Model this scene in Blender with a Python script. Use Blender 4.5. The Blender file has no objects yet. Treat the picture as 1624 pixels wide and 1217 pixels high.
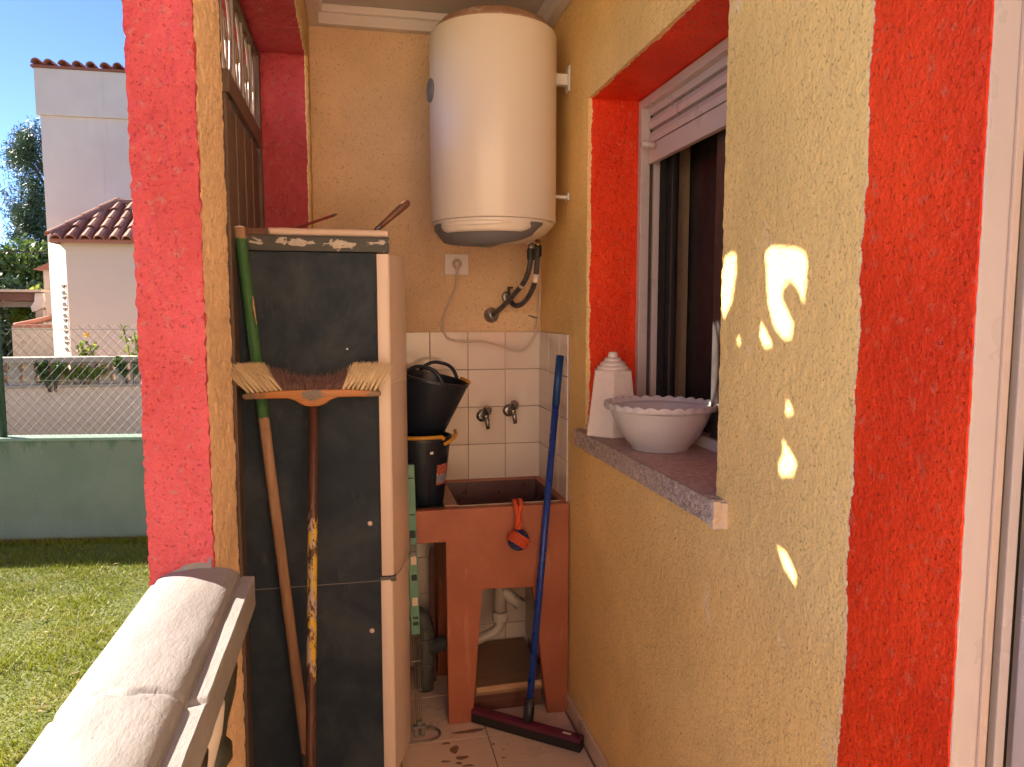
import bpy, bmesh, math, random
import numpy as np
from mathutils import Vector, Matrix
random.seed(7); RNG = np.random.default_rng(7)
sc = bpy.context.scene
COL = sc.collection
R = math.radians

# ------------------------------------------------------------------ camera
cam_d = bpy.data.cameras.new('camera'); cam = bpy.data.objects.new('camera', cam_d); COL.objects.link(cam)
cam.location = (0, 0, 1.58)
cam.rotation_euler = (R(90 - 5.398), 0, R(-11.911))
cam_d.sensor_width = 36; cam_d.lens = 1180 / 1624 * 36
cam_d.clip_start = 0.02; cam_d.clip_end = 500
sc.camera = cam
# ------------------------------------------------------------------ sky and sun
SUN_EL = R(30.3); SUN_DIR = Vector((-1, 0.63, 0)).normalized()      # horizontal direction towards the sun
w = bpy.data.worlds.new('World'); sc.world = w; w.use_nodes = True
nt = w.node_tree; nt.nodes.clear()
sky = nt.nodes.new('ShaderNodeTexSky'); sky.sky_type = 'NISHITA'; sky.sun_disc = False
sky.sun_elevation = SUN_EL; sky.sun_rotation = math.atan2(SUN_DIR.x, SUN_DIR.y)
sky.air_density = 0.34; sky.dust_density = 0.0; sky.ozone_density = 3.0
bg = nt.nodes.new('ShaderNodeBackground'); bg.inputs[1].default_value = 0.05
out = nt.nodes.new('ShaderNodeOutputWorld')
nt.links.new(sky.outputs[0], bg.inputs[0]); nt.links.new(bg.outputs[0], out.inputs[0])
sl = bpy.data.lights.new('sun', 'SUN'); sl.energy = 2.9; sl.angle = R(0.5); sl.color = (1, 0.88, 0.68)
so = bpy.data.objects.new('sun', sl); COL.objects.link(so)
sd = Vector((SUN_DIR.x * math.cos(SUN_EL), SUN_DIR.y * math.cos(SUN_EL), math.sin(SUN_EL)))
so.rotation_euler = sd.to_track_quat('Z', 'Y').to_euler(); so.location = sd * 30
sc.view_settings.view_transform = 'Standard'; sc.view_settings.look = 'None'
sc.view_settings.exposure = 3.05; sc.view_settings.gamma = 1
sc.view_settings.use_white_balance = True; sc.view_settings.white_balance_temperature = 6250; sc.view_settings.white_balance_tint = 15
sc.render.engine = 'CYCLES'
sc.cycles.max_bounces = 8; sc.cycles.diffuse_bounces = 5; sc.cycles.glossy_bounces = 3; sc.cycles.transmission_bounces = 6

# ------------------------------------------------------------------ materials
def S(r, g, b):
    f = lambda c: (c / 255 / 12.92) if c / 255 < .04045 else ((c / 255 + .055) / 1.055) ** 2.4
    return (f(r), f(g), f(b), 1)
MATS = {}
class N:
    """tiny node builder"""
    def __init__(s, name):
        s.m = bpy.data.materials.new(name); s.m.use_nodes = True; s.t = s.m.node_tree; s.b = s.t.nodes['Principled BSDF']
        s.pos = s.t.nodes.new('ShaderNodeNewGeometry').outputs['Position']; MATS[name] = s.m
    def n(s, ty, **k):
        x = s.t.nodes.new('ShaderNode' + ty)
        for a, v in k.items(): setattr(x, a, v)
        return x
    def l(s, a, b): s.t.links.new(a, b)
    def noise(s, scale, detail=3, rough=.55, vec=None, stretch=None, dist=0):
        v = vec if vec is not None else s.pos
        if stretch:
            mp = s.n('Mapping'); s.l(v, mp.inputs[0]); mp.inputs['Scale'].default_value = stretch; v = mp.outputs[0]
        x = s.n('TexNoise'); s.l(v, x.inputs['Vector']); x.inputs['Scale'].default_value = scale
        x.inputs['Detail'].default_value = detail; x.inputs['Roughness'].default_value = rough; x.inputs['Distortion'].default_value = dist
        return x.outputs[0]
    def vor(s, scale, feature='F1', stretch=None):
        v = s.pos
        if stretch:
            mp = s.n('Mapping'); s.l(v, mp.inputs[0]); mp.inputs['Scale'].default_value = stretch; v = mp.outputs[0]
        x = s.n('TexVoronoi', feature=feature); s.l(v, x.inputs['Vector']); x.inputs['Scale'].default_value = scale
        return x.outputs['Distance']
    def ramp(s, v, a, b, lo=0., hi=1.):
        x = s.n('MapRange'); x.interpolation_type = 'SMOOTHSTEP'; s.l(v, x.inputs[0])
        for i, q in enumerate((a, b, lo, hi)): x.inputs[i + 1].default_value = q
        return x.outputs[0]
    def math(s, op, a, b=None):
        x = s.n('Math', operation=op)
        for i, q in enumerate((a, b)):
            if q is None: continue
            if isinstance(q, (int, float)): x.inputs[i].default_value = q
            else: s.l(q, x.inputs[i])
        return x.outputs[0]
    def mix(s, f, a, b):
        x = s.n('Mix', data_type='RGBA')
        if isinstance(f, (int, float)): x.inputs[0].default_value = f
        else: s.l(f, x.inputs[0])
        for i, q in ((6, a), (7, b)):
            if isinstance(q, tuple): x.inputs[i].default_value = q
            else: s.l(q, x.inputs[i])
        return x.outputs[2]
    def xyz(s):
        x = s.n('SeparateXYZ'); s.l(s.pos, x.inputs[0]); return x.outputs
    def bump(s, h, dist, strength=1., prev=None):
        x = s.n('Bump'); s.l(h, x.inputs['Height']); x.inputs['Distance'].default_value = dist; x.inputs['Strength'].default_value = strength
        if prev is not None: s.l(prev, x.inputs['Normal'])
        return x.outputs[0]
    def done(s, col=None, rough=.6, bump=None, metal=0, spec=.5, **k):
        if col is not None:
            if isinstance(col, tuple): s.b.inputs['Base Color'].default_value = col
            else: s.l(col, s.b.inputs['Base Color'])
        if isinstance(rough, (int, float)): s.b.inputs['Roughness'].default_value = rough
        else: s.l(rough, s.b.inputs['Roughness'])
        if bump is not None: s.l(bump, s.b.inputs['Normal'])
        s.b.inputs['Metallic'].default_value = metal; s.b.inputs['Specular IOR Level'].default_value = spec
        for a, v in k.items(): s.b.inputs[a.replace('_', ' ')].default_value = v
        return s.m
def dk(c, f): return (c[0] * f, c[1] * f, c[2] * f, 1)
def simple(name, c, rough=.5, var=.18, scale=9, bscale=60, bdist=.0006, metal=0, spec=.5, dirt=None, dirt_at=(.58, .75), **k):
    n = N(name); col = n.mix(n.noise(scale, 4), dk(c, 1 - var), dk(c, 1 + var * .6))
    if dirt: col = n.mix(n.ramp(n.noise(scale * 1.7, 6, .65), *dirt_at), col, dirt)
    rg = n.ramp(n.noise(scale * 3, 4), .3, .7, max(.02, rough - .1), min(1, rough + .12))
    return n.done(col, rg, n.bump(n.noise(bscale, 4), bdist) if bdist else None, metal, spec, **k)

BEIGE = (.66, .43, .19, 1); RED = (.62, .030, .012, 1); CREAM = (.92, .70, .42, 1)
def stucco(name, base, mask=None, red=RED, edge=True, wob_=.016):
    """rough trowelled render; mask(n) gives a signed distance in metres, > 0 is red paint"""
    n = N(name)
    big = n.noise(2.2, 3); fine = n.noise(120, 3, .55); pits = n.ramp(n.noise(150, 2, .5, stretch=(1, 1, .8)), .60, .71)
    col = n.mix(n.ramp(big, .3, .7), dk(base, .90), dk(base, 1.07))
    col = n.mix(n.math('MULTIPLY', pits, .6), col, dk(base, .52))      # shade in the pits painted into the colour
    col = n.mix(n.ramp(n.noise(1.1, 5, .7, stretch=(1, 1, .45)), .55, .8, 0, .45), col, (base[0] * .74, base[1] * .72, base[2] * .70, 1))   # broad weathering
    col = n.mix(n.ramp(n.noise(16, 4, .7), .62, .8, 0, .35), col, (min(1, base[0] * 1.1), base[1] * 1.16, base[2] * 1.3, 1))                 # chalky patches
    rg = .85
    if mask:
        d = mask(n)
        wob = n.math('MULTIPLY', n.math('SUBTRACT', n.noise(60, 3, .7), .5), wob_)
        wob2 = n.math('MULTIPLY', n.math('SUBTRACT', n.noise(6, 2, .6), .5), wob_ * 1.7)
        d = n.math('ADD', n.math('ADD', d, wob), wob2)
        rc = n.mix(n.ramp(n.noise(3.5, 5, .65, stretch=(1, 1, .6)), .3, .72), dk(red, .80), (min(1, red[0] * 1.1), red[1] * 1.5, red[2] * 1.8, 1))
        rc = n.mix(n.ramp(n.noise(48, 3, .6), .56, .72, 0, .6), rc, (red[0] * .74, red[1] * 1.5 + .07, red[2] * 1.5 + .06, 1))   # sky sheen on the nubs, painted into the red
        rc = n.mix(n.math('MULTIPLY', pits, .6), rc, dk(red, .45))  # pit shade painted into the red too
        if edge: col = n.mix(n.ramp(d, -.007, -.002, 0, .8), col, CREAM)
        m = n.ramp(d, -.0012, .0012)
        col = n.mix(m, col, rc); rg = n.ramp(d, -.001, .001, .88, .5)
    h = n.math('SUBTRACT', n.math('ADD', fine, n.math('MULTIPLY', n.noise(45, 2), .8)), n.math('MULTIPLY', pits, .30))
    return n.done(col, rg, n.bump(h, .0036, 1.), spec=.25)
def mask_right(n):
    x, y, z = n.xyz()
    a = n.math('SUBTRACT', 1.078, y)                                   # stripe beside the door
    c = n.math('ADD', n.math('SUBTRACT', x, .821), 0)                  # inside of the window reveal
    return n.math('MAXIMUM', a, c)
def mask_pillar(n):
    x, y, z = n.xyz(); return n.math('SUBTRACT', 1.611, y)
def mask_left(n):
    x, y, z = n.xyz(); return n.math('SUBTRACT', -.170, x)
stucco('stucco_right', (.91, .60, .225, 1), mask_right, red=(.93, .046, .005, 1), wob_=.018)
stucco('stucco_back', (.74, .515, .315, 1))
stucco('stucco_pillar', (.80, .565, .35, 1), mask_pillar, red=(.50, .056, .062, 1), wob_=.012)  # red made pinker here to carry lens glare in the colour
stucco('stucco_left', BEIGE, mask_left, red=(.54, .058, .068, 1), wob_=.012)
WHITE = (.74, .70, .66, 1)
def plaster_coping():
    n = N('coping_paint')
    col = n.mix(n.ramp(n.noise(5, 5), .3, .7), (.205, .192, .182, 1), (.255, .242, .232, 1))
    col = n.mix(n.ramp(n.noise(22, 6, .75), .60, .74, 0, .8), col, (.17, .135, .12, 1))
    col = n.mix(n.ramp(n.noise(130, 3, .6), .70, .75), col, (.07, .055, .045, 1))
    x, y, z = n.xyz()
    wp = n.n('VectorMath', operation='ADD'); n.l(n.pos, wp.inputs[0]); nz = n.n('TexNoise'); n.l(n.pos, nz.inputs['Vector']); nz.inputs['Scale'].default_value = 14; sc_ = n.n('VectorMath', operation='SCALE'); n.l(nz.outputs['Color'], sc_.inputs[0]); sc_.inputs['Scale'].default_value = .09; n.l(sc_.outputs[0], wp.inputs[1])
    cv = n.n('TexVoronoi', feature='DISTANCE_TO_EDGE'); n.l(wp.outputs[0], cv.inputs['Vector']); cv.inputs['Scale'].default_value = 7.5
    crack = n.math('MULTIPLY', n.ramp(cv.outputs['Distance'], .016, .004), n.ramp(n.noise(9, 3), .56, .68))
    col = n.mix(n.math('MULTIPLY', crack, .45), col, (.12, .095, .085, 1))
    h = n.math('ADD', n.noise(28, 5, .6, stretch=(1, .5, 1)), n.math('MULTIPLY', n.noise(140, 4, .6, stretch=(1.6, .4, 1)), .35))
    h = n.math('SUBTRACT', h, n.math('MULTIPLY', crack, .25))
    n.done(col, .6, n.bump(h, .0024, .9), spec=.3)
plaster_coping()
simple('roof_tile_plain', (.30, .12, .08, 1), .85, .2, 8)
simple('mortar', (.66, .50, .38, 1), .9, .3, 60, bdist=.003)
simple('white_trim', (.70, .62, .58, 1), .45, .06, 4, bdist=.0004)
simple('ceiling_paint', (.58, .53, .49, 1), .8, .08, 2)
simple('aluminium_white', (.58, .49, .465, 1), .35, .05, 3, bdist=.0002)
simple('aluminium_cream', (.60, .46, .39, 1), .4, .05, 3, bdist=.0002)
simple('gasket', (.015, .012, .011, 1), .6, .2)
simple('track_dirt', (.085, .060, .045, 1), .7, .4, 20, dirt=(.20, .15, .11, 1))
simple('sash_brown', (.034, .027, .025, 1), .4, .12, 5, bdist=.0002)
def tile_mat(name, c, c2, gloss, br):
    n = N(name); oi = n.n('ObjectInfo')
    col = n.mix(n.math('MULTIPLY', oi.outputs['Random'], .8), c, c2)
    col = n.mix(n.ramp(n.noise(14, 5, .7), .58, .85, 0, .35), col, dk(c2, .66))
    n.done(col, n.ramp(n.noise(9, 5), .3, .7, gloss * .6, gloss * 1.7), n.bump(n.noise(7, 2), br), spec=.55)
tile_mat('wall_tile', (.74, .62, .54, 1), (.67, .55, .47, 1), .13, .0022)
tile_mat('floor_tile', (.74, .56, .43, 1), (.67, .50, .38, 1), .35, .001)
simple('grout', (.36, .25, .19, 1), .9, .3, 25)
def floor_stain():
    n = N('floor_grout'); n.done(n.mix(n.noise(20, 5), (.22, .15, .10, 1), (.34, .24, .17, 1)), .9)
floor_stain()
simple('stain', (.25, .14, .085, 1), .5, .4, 30)
def heater_mat():
    n = N('heater_enamel'); x, y, z = n.xyz()
    col = n.mix(n.noise(3, 4), (.74, .64, .53, 1), (.80, .71, .61, 1))
    n.done(col, .30, n.bump(n.noise(3.5, 2), .003), spec=.5)
heater_mat()
simple('heater_dome', (.42, .24, .16, 1), .6, .3, 12, dirt=(.62, .52, .43, 1), dirt_at=(.5, .7))
simple('grey_plastic', (.16, .155, .17, 1), .42, .08, 4, bdist=.0002)
simple('zinc', (.42, .38, .35, 1), .38, .2, 15, metal=.85)
simple('chrome_dull', (.34, .30, .27, 1), .30, .25, 40, metal=.9, dirt=(.2, .16, .12, 1))
simple('white_bracket', (.72, .68, .63, 1), .4, .1, 20)
simple('brass', (.42, .27, .12, 1), .35, .2, 30, metal=.9)
def braid():
    n = N('braided_hose')
    a = n.n('TexWave', wave_type='BANDS', bands_direction='DIAGONAL'); n.l(n.pos, a.inputs[0]); a.inputs['Scale'].default_value = 160
    n.done(n.mix(a.outputs[1], (.06, .06, .07, 1), (.17, .165, .17, 1)), .42, n.bump(a.outputs[1], .001), metal=.45)
braid()
simple('rubber_black', (.018, .018, .02, 1), .5, .25, 12)
simple('cable_white', (.62, .50, .42, 1), .5, .08, 15)
simple('socket_white', (.72, .64, .60, 1), .35, .04, 6, bdist=.0001)
def fridge_side():
    n = N('fridge_side')
    col = n.mix(n.noise(3, 5), (.016, .026, .042, 1), (.024, .036, .054, 1))
    col = n.mix(n.ramp(n.noise(3.2, 7, .72, dist=.5), .38, .76, 0, .75), col, (.066, .078, .092, 1))        # dust bloom
    col = n.mix(n.ramp(n.noise(22, 6, .75, stretch=(1, 1, .35)), .56, .78, 0, .6), col, (.095, .088, .080, 1))    # wiped streaks
    col = n.mix(n.ramp(n.noise(60, 3, .7, stretch=(1, 1, .05)), .74, .78, 0, .35), col, (.22, .19, .16, 1))     # vertical scratches
    n.done(col, n.ramp(n.noise(8, 5, .7), .35, .7, .5, .7), n.bump(n.noise(220, 3), .0006), spec=.18)
fridge_side()
def fridge_band():
    n = N('fridge_band'); x, y, z = n.xyz()
    col = n.mix(n.noise(30, 4), (.028, .030, .030, 1), (.075, .072, .066, 1))
    k = n.noise(15, 5, .62, stretch=(1, 1, 2.2), dist=.4)
    zc = n.math('ABSOLUTE', n.math('SUBTRACT', z, 1.794))
    p = n.math('SUBTRACT', k, n.math('MULTIPLY', zc, 9))
    col = n.mix(n.ramp(p, .47, .50), col, n.mix(n.noise(90, 4), (.30, .25, .20, 1), (.68, .62, .55, 1)))      # paint flaked off
    n.done(col, .55, n.bump(p, .002))
fridge_band()
n_ = N('fridge_door'); n_.done(n_.mix(n_.noise(3, 3), (.72, .57, .47, 1), (.77, .62, .52, 1)), .34, n_.bump(n_.noise(260, 2), .0003))
simple('hinge_steel', (.10, .095, .09, 1), .4, .2, 20, metal=.6)
def wood(name, a, b, sc=(30, 30, 2.2), rough=.6, over=None, axis='Z', gloss=.4):
    n = N(name); st = {'Z': (1, 1, .06), 'X': (.06, 1, 1), 'Y': (1, .06, 1)}[axis]
    col = n.mix(n.ramp(n.noise(90, 5, .65, stretch=st), .3, .72), a, b)
    col = n.mix(n.ramp(n.noise(7, 4), .55, .8, 0, .5), col, dk(a, .6))
    if over: col = over(n, col)
    return n.done(col, rough, n.bump(n.noise(140, 3, stretch=st), .0008), spec=gloss)
def green_over(n, col):
    x, y, z = n.xyz(); e = n.math('ADD', z, n.math('MULTIPLY', n.math('SUBTRACT', n.noise(60, 3), .5), .02))
    g = n.mix(n.noise(25, 5, .7), (.018, .085, .030, 1), (.065, .19, .062, 1))
    chip = n.ramp(n.noise(38, 5, .7, stretch=(1, 1, .35)), .66, .69)
    g = n.mix(chip, g, (.36, .23, .13, 1))
    top = n.ramp(e, 1.800, 1.806)
    return n.mix(n.math('SUBTRACT', n.ramp(e, 1.262, 1.266), top), col, g)
wood('pole_wood', (.31, .175, .105, 1), (.44, .27, .17, 1), over=green_over)
def rust_over(n, col):
    x, y, z = n.xyz()
    band = n.math('MULTIPLY', n.ramp(z, .42, .62), n.ramp(z, 1.08, .92))
    sx = n.math('SUBTRACT', x, n.math('ADD', -.158, n.math('MULTIPLY', z, .0235)))
    side = n.ramp(sx, -.003, .012, 0, .33)
    k = n.math('ADD', n.noise(55, 5, .7, stretch=(1, 1, .4)), n.math('MULTIPLY', n.math('ADD', band, side), .25))
    col = n.mix(n.ramp(n.math('ADD', n.noise(70, 5, .7, stretch=(1, 1, .3)), n.math('MULTIPLY', band, .22)), .70, .74), col, (.44, .34, .28, 1))
    col = n.mix(n.ramp(k, .79, .81), col, (.62, .40, .035, 1))
    return col
wood('rusty_handle', (.060, .024, .017, 1), (.115, .048, .032, 1), over=rust_over, rough=.42)
def head_over(n, col):
    x, y, z = n.xyz()
    dx = n.math('MULTIPLY', n.math('SUBTRACT', x, -.126), 1 / .036); dz = n.math('MULTIPLY', n.math('SUBTRACT', z, 1.337), 1 / .019)
    d = n.math('ADD', n.math('POWER', n.math('ABSOLUTE', dx), 2), n.math('POWER', n.math('ABSOLUTE', dz), 2))
    d = n.math('ADD', d, n.math('MULTIPLY', n.math('SUBTRACT', n.noise(90, 4), .5), 2.2))
    col = n.mix(n.ramp(d, .9, .7), col, n.mix(n.noise(160, 4), (.10, .08, .065, 1), (.27, .22, .18, 1)))
    ends = n.math('ADD', n.math('ABSOLUTE', n.math('SUBTRACT', x, -.126)), n.math('MULTIPLY', n.math('SUBTRACT', n.noise(40, 4), .5), .16))
    return n.mix(n.ramp(ends, .15, .185, 0, .85), col, (.17, .125, .09, 1))
wood('broom_wood', (.36, .13, .028, 1), (.50, .20, .055, 1), over=head_over, axis='X', rough=.42)
def bristle(name, a, b):
    n = N(name); g = n.n('NewGeometry'); n.done(n.mix(g.outputs['Random Per Island'], a, b), .6)
bristle('bristle_straw', (.52, .38, .22, 1), (.86, .68, .44, 1))
bristle('bristle_brown', (.085, .040, .038, 1), (.24, .13, .115, 1))
def terracotta(n_, a, b):
    n = N(n_)
    col = n.mix(n.ramp(n.noise(4, 5), .3, .7), a, b)
    col = n.mix(n.ramp(n.noise(24, 6, .72, stretch=(1, 1, .16)), .58, .72, 0, .55), col, (b[0] * 1.35, b[1] * 1.9, b[2] * 2.4, 1))     # runs
    col = n.mix(n.ramp(n.noise(150, 3), .74, .80, 0, .6), col, (.50, .34, .25, 1))                        # specks
    col = n.mix(n.ramp(n.noise(7, 5, .7), .55, .8, 0, .5), col, (a[0] * .55, a[1] * .6, a[2] * .7, 1))
    n.done(col, .48, n.bump(n.noise(22, 4), .0022))
terracotta('sink_paint', (.33, .090, .040, 1), (.40, .120, .056, 1))
simple('basin_inside', (.085, .020, .022, 1), .35, .25, 8, dirt=(.20, .09, .075, 1), dirt_at=(.66, .8))
simple('sink_rim', (.40, .22, .16, 1), .6, .2, 20, dirt=(.25, .09, .06, 1))
simple('bucket_black', (.008, .014, .026, 1), .42, .2, 10, dirt=(.10, .09, .085, 1), dirt_at=(.74, .82))
simple('bucket_yellow', (.56, .27, .025, 1), .45, .12, 20)
def label_mat():
    n = N('bucket_label'); x, y, z = n.xyz()
    c = n.mix(n.ramp(z, .962, .966), (.22, .24, .33, 1), (.40, .10, .055, 1))
    c = n.mix(n.ramp(z, .935, .931), c, (.42, .07, .06, 1))
    c = n.mix(n.ramp(n.noise(130, 3), .60, .64), c, (.62, .55, .52, 1)); n.done(c, .4)
label_mat()
simple('rope_orange', (.62, .085, .022, 1), .75, .25, 60, bscale=400, bdist=.001)
simple('rope_blue', (.018, .028, .10, 1), .75, .25, 60, bscale=400, bdist=.001)
simple('pole_blue', (.010, .045, .28, 1), .28, .03, 3, bdist=.0002)
simple('pole_blue_top', (.008, .055, .20, 1), .4, .15, 8)
simple('squeegee_purple', (.105, .010, .032, 1), .4, .2, 20)
simple('rubber_foam', (.020, .014, .013, 1), .9, .4, 60, bdist=.002, dirt=(.16, .10, .055, 1), dirt_at=(.66, .76))
simple('rack_green', (.11, .27, .19, 1), .45, .12, 12, dirt=(.10, .22, .16, 1))
simple('rack_slot', (.02, .035, .03, 1), .7, .2)
simple('wire_grey', (.24, .19, .17, 1), .4, .2, 40, metal=.6)
simple('clip_grey', (.20, .18, .18, 1), .5, .15, 20)
simple('pvc_white', (.50, .43, .37, 1), .4, .1, 15, dirt=(.26, .20, .16, 1))
simple('pvc_grey', (.095, .10, .09, 1), .5, .15, 15)
wood('plywood_top', (.26, .14, .075, 1), (.33, .19, .105, 1), axis='X')
wood('plywood_edge', (.46, .26, .13, 1), (.58, .36, .20, 1), axis='X')
wood('redwood', (.13, .045, .030, 1), (.20, .075, .048, 1), axis='X')
wood('varnished_brown', (.115, .045, .024, 1), (.19, .08, .042, 1), axis='X', rough=.4)
simple('cloth_pink', (.72, .55, .45, 1), .85, .1, 30, bscale=350, bdist=.001)
simple('file_steel', (.16, .14, .12, 1), .45, .25, 30, metal=.7)
simple('red_plastic', (.26, .035, .030, 1), .4, .2, 20)
def sill_stone():
    n = N('sill_stone')
    v = n.noise(75, 6, .75, dist=1.4)
    col = n.mix(n.ramp(v, .40, .62), (.30, .20, .15, 1), (.80, .66, .54, 1))
    col = n.mix(n.ramp(n.noise(7, 3), .45, .7, 0, .5), col, (.56, .40, .30, 1)); n.done(col, .6, n.bump(v, .006))
sill_stone()
def sill_top():
    n = N('sill_top')
    v = n.noise(60, 5, .7)
    n.done(n.mix(n.ramp(v, .35, .7), (.36, .23, .17, 1), (.58, .42, .32, 1)), .55, n.bump(v, .0015))
sill_top()
def ceramic():
    n = N('ceramic_white'); wv = n.noise(42, 4, .6, dist=1.5)
    n.done((.78, .66, .58, 1), .35, n.bump(wv, .004, .9))
ceramic()
simple('ceramic_plain', (.78, .66, .58, 1), .3, .04, 6)
def frosted():
    n = N('frosted_glass')
    n.done((.88, .83, .79, 1), .34, n.bump(n.noise(28, 3), .002), spec=.5, Transmission_Weight=.5, IOR=1.3, Subsurface_Weight=.0)
frosted()
n_ = N('window_glass'); n_.done((.9, .9, .92, 1), .03, spec=.5, Transmission_Weight=1., IOR=1.06)
simple('brown_drape', (.060, .036, .029, 1), .85, .15, 6)
n_ = N('room_dark'); n_.done((.10, .065, .05, 1), .9)
simple('iron_grille', (.30, .215, .17, 1), .45, .2, 20, metal=.2)
wood('gate_brown', (.105, .066, .050, 1), (.175, .115, .088, 1), rough=.5)
# outdoors
def lawn():
    n = N('lawn_soil'); n.done(n.mix(n.ramp(n.noise(3, 5), .3, .7), (.085, .110, .016, 1), (.15, .155, .030, 1)), .95, n.bump(n.noise(60, 5), .02))
lawn()
def grass():
    n = N('grass_blade'); g = n.n('NewGeometry')
    c = n.mix(g.outputs['Random Per Island'], (.120, .170, .008, 1), (.270, .290, .018, 1))
    c = n.mix(n.ramp(n.noise(5, 5, .65), .48, .75, 0, .7), c, (.30, .26, .055, 1))
    n.done(c, .55, Subsurface_Weight=0.)
    tr = n.n('BsdfTranslucent'); n.l(c, tr.inputs[0]); mx = n.n('MixShader'); mx.inputs[0].default_value = .3
    n.l(n.b.outputs[0], mx.inputs[1]); n.l(tr.outputs[0], mx.inputs[2]); n.l(mx.outputs[0], n.t.nodes['Material Output'].inputs[0])
grass()
def leaf(name, a, b, tl=.3):
    n = N(name); g = n.n('NewGeometry')
    c = n.mix(g.outputs['Random Per Island'], a, b); n.done(c, .5)
    tr = n.n('BsdfTranslucent'); n.l(c, tr.inputs[0]); mx = n.n('MixShader'); mx.inputs[0].default_value = tl
    n.l(n.b.outputs[0], mx.inputs[1]); n.l(tr.outputs[0], mx.inputs[2]); n.l(mx.outputs[0], n.t.nodes['Material Output'].inputs[0])
leaf('pine_needles', (.040, .075, .040, 1), (.085, .125, .060, 1), .15)
leaf('leaf_green', (.035, .080, .018, 1), (.13, .19, .035, 1))
leaf('leaf_dark', (.022, .050, .022, 1), (.055, .095, .035, 1), .2)
leaf('leaf_yellow', (.14, .20, .030, 1), (.30, .34, .050, 1), .4)
leaf('petal_yellow', (.72, .42, .03, 1), (.80, .55, .06, 1))
simple('bark', (.10, .065, .045, 1), .9, .4, 12, bdist=.01)
def green_wall():
    n = N('green_wall_paint'); x, y, z = n.xyz()
    c = n.mix(n.ramp(n.noise(2.4, 5), .3, .7), (.145, .200, .135, 1), (.185, .235, .165, 1))
    drip = n.math('ADD', n.noise(9, 5, .7, stretch=(1, 1, .18)), n.math('MULTIPLY', n.math('SUBTRACT', z, .56), 1.1))
    c = n.mix(n.ramp(drip, .42, .56, 0, .75), c, (.070, .130, .075, 1))                                    # damp runs below the coping
    c = n.mix(n.ramp(n.math('ADD', z, n.math('MULTIPLY', n.noise(6, 4), .1)), -.20, -.26, 0, .6), c, (.12, .085, .06, 1))
    n.done(c, .8, n.bump(n.noise(40, 5), .004))
green_wall()
simple('green_paint_light', (.20, .30, .22, 1), .6, .15, 10)
simple('post_green', (.030, .070, .045, 1), .45, .15, 8)
simple('galvanised', (.045, .055, .048, 1), .5, .2, 30, metal=.3)
simple('pink_render', (.80, .56, .42, 1), .9, .10, 3, dirt=(.40, .26, .20, 1))
simple('concrete_grey', (.48, .38, .30, 1), .9, .2, 9, bdist=.004, dirt=(.18, .15, .13, 1))
def tower_mat():
    n = N('tower_render'); c = n.mix(n.ramp(n.noise(1.2, 4), .3, .7), (.60, .50, .435, 1), (.66, .565, .49, 1))
    c = n.mix(n.ramp(n.noise(4.5, 5, .7, stretch=(1, 1, .08)), .56, .75, 0, .35), c, (.46, .38, .33, 1)); n.done(c, .9, n.bump(n.noise(25, 4), .004))
tower_mat()
simple('annex_render', (.58, .47, .38, 1), .9, .05, 1.5, bscale=25, bdist=.004)
simple('dark_hole', (.05, .042, .038, 1), .9, .2)
def rooft():
    n = N('roof_tile'); oi = n.n('ObjectInfo')
    c = n.mix(oi.outputs['Random'], (.22, .075, .050, 1), (.35, .145, .095, 1))
    c = n.mix(n.ramp(n.noise(9, 5, .7), .55, .75, 0, .6), c, (.16, .10, .08, 1)); n.done(c, .85, n.bump(n.noise(30, 4), .004))
rooft()
simple('pergola_wood', (.19, .085, .055, 1), .7, .25, 6)
simple('black_cable', (.02, .02, .02, 1), .6, .1)
simple('olive_paint', (.028, .030, .020, 1), .5, .3, 14, dirt=(.07, .06, .045, 1))
simple('baluster_white', (.62, .58, .52, 1), .6, .1, 8, dirt=(.34, .28, .22, 1), dirt_at=(.62, .74))

# ------------------------------------------------------------------ mesh helpers
WL = {}                                                     # world position of every parent
def mk(name, vf, mat, parent=None, smooth=False, bevel=0, seg=2, origin=None, auto=None):
    V = np.asarray(vf[0], float); F = vf[1]
    if origin is None: origin = ((V[:, 0].min() + V[:, 0].max()) / 2, (V[:, 1].min() + V[:, 1].max()) / 2, V[:, 2].min())
    o3 = np.array(origin); me = bpy.data.meshes.new(name)
    L = V - o3
    if isinstance(F, np.ndarray):
        nf, k = F.shape
        me.vertices.add(len(L)); me.vertices.foreach_set('co', L.ravel())
        me.loops.add(nf * k); me.loops.foreach_set('vertex_index', F.ravel().astype(np.int32))
        me.polygons.add(nf); me.polygons.foreach_set('loop_start', np.arange(0, nf * k, k, dtype=np.int32))
        me.update(calc_edges=True)
    else: me.from_pydata(L.tolist(), [], F)
    if bevel:
        bm = bmesh.new(); bm.from_mesh(me); bmesh.ops.remove_doubles(bm, verts=bm.verts, dist=1e-6)
        es = [e for e in bm.edges if len(e.link_faces) == 2 and e.calc_face_angle() > .5]
        bmesh.ops.bevel(bm, geom=es, offset=bevel, segments=seg, profile=.6, affect='EDGES', clamp_overlap=True)
        bm.to_mesh(me); bm.free()
    me.validate()
    if smooth: me.polygons.foreach_set('use_smooth', [True] * len(me.polygons))
    if auto: me.polygons.foreach_set('use_smooth', [True] * len(me.polygons)); me.set_sharp_from_angle(angle=R(auto))
    me.materials.append(MATS[mat])
    ob = bpy.data.objects.new(name, me); COL.objects.link(ob)
    pw = np.array(WL[parent.name]) if parent else np.zeros(3)
    ob.location = o3 - pw
    if parent: ob.parent = parent
    WL[ob.name] = tuple(o3)
    return ob
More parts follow.
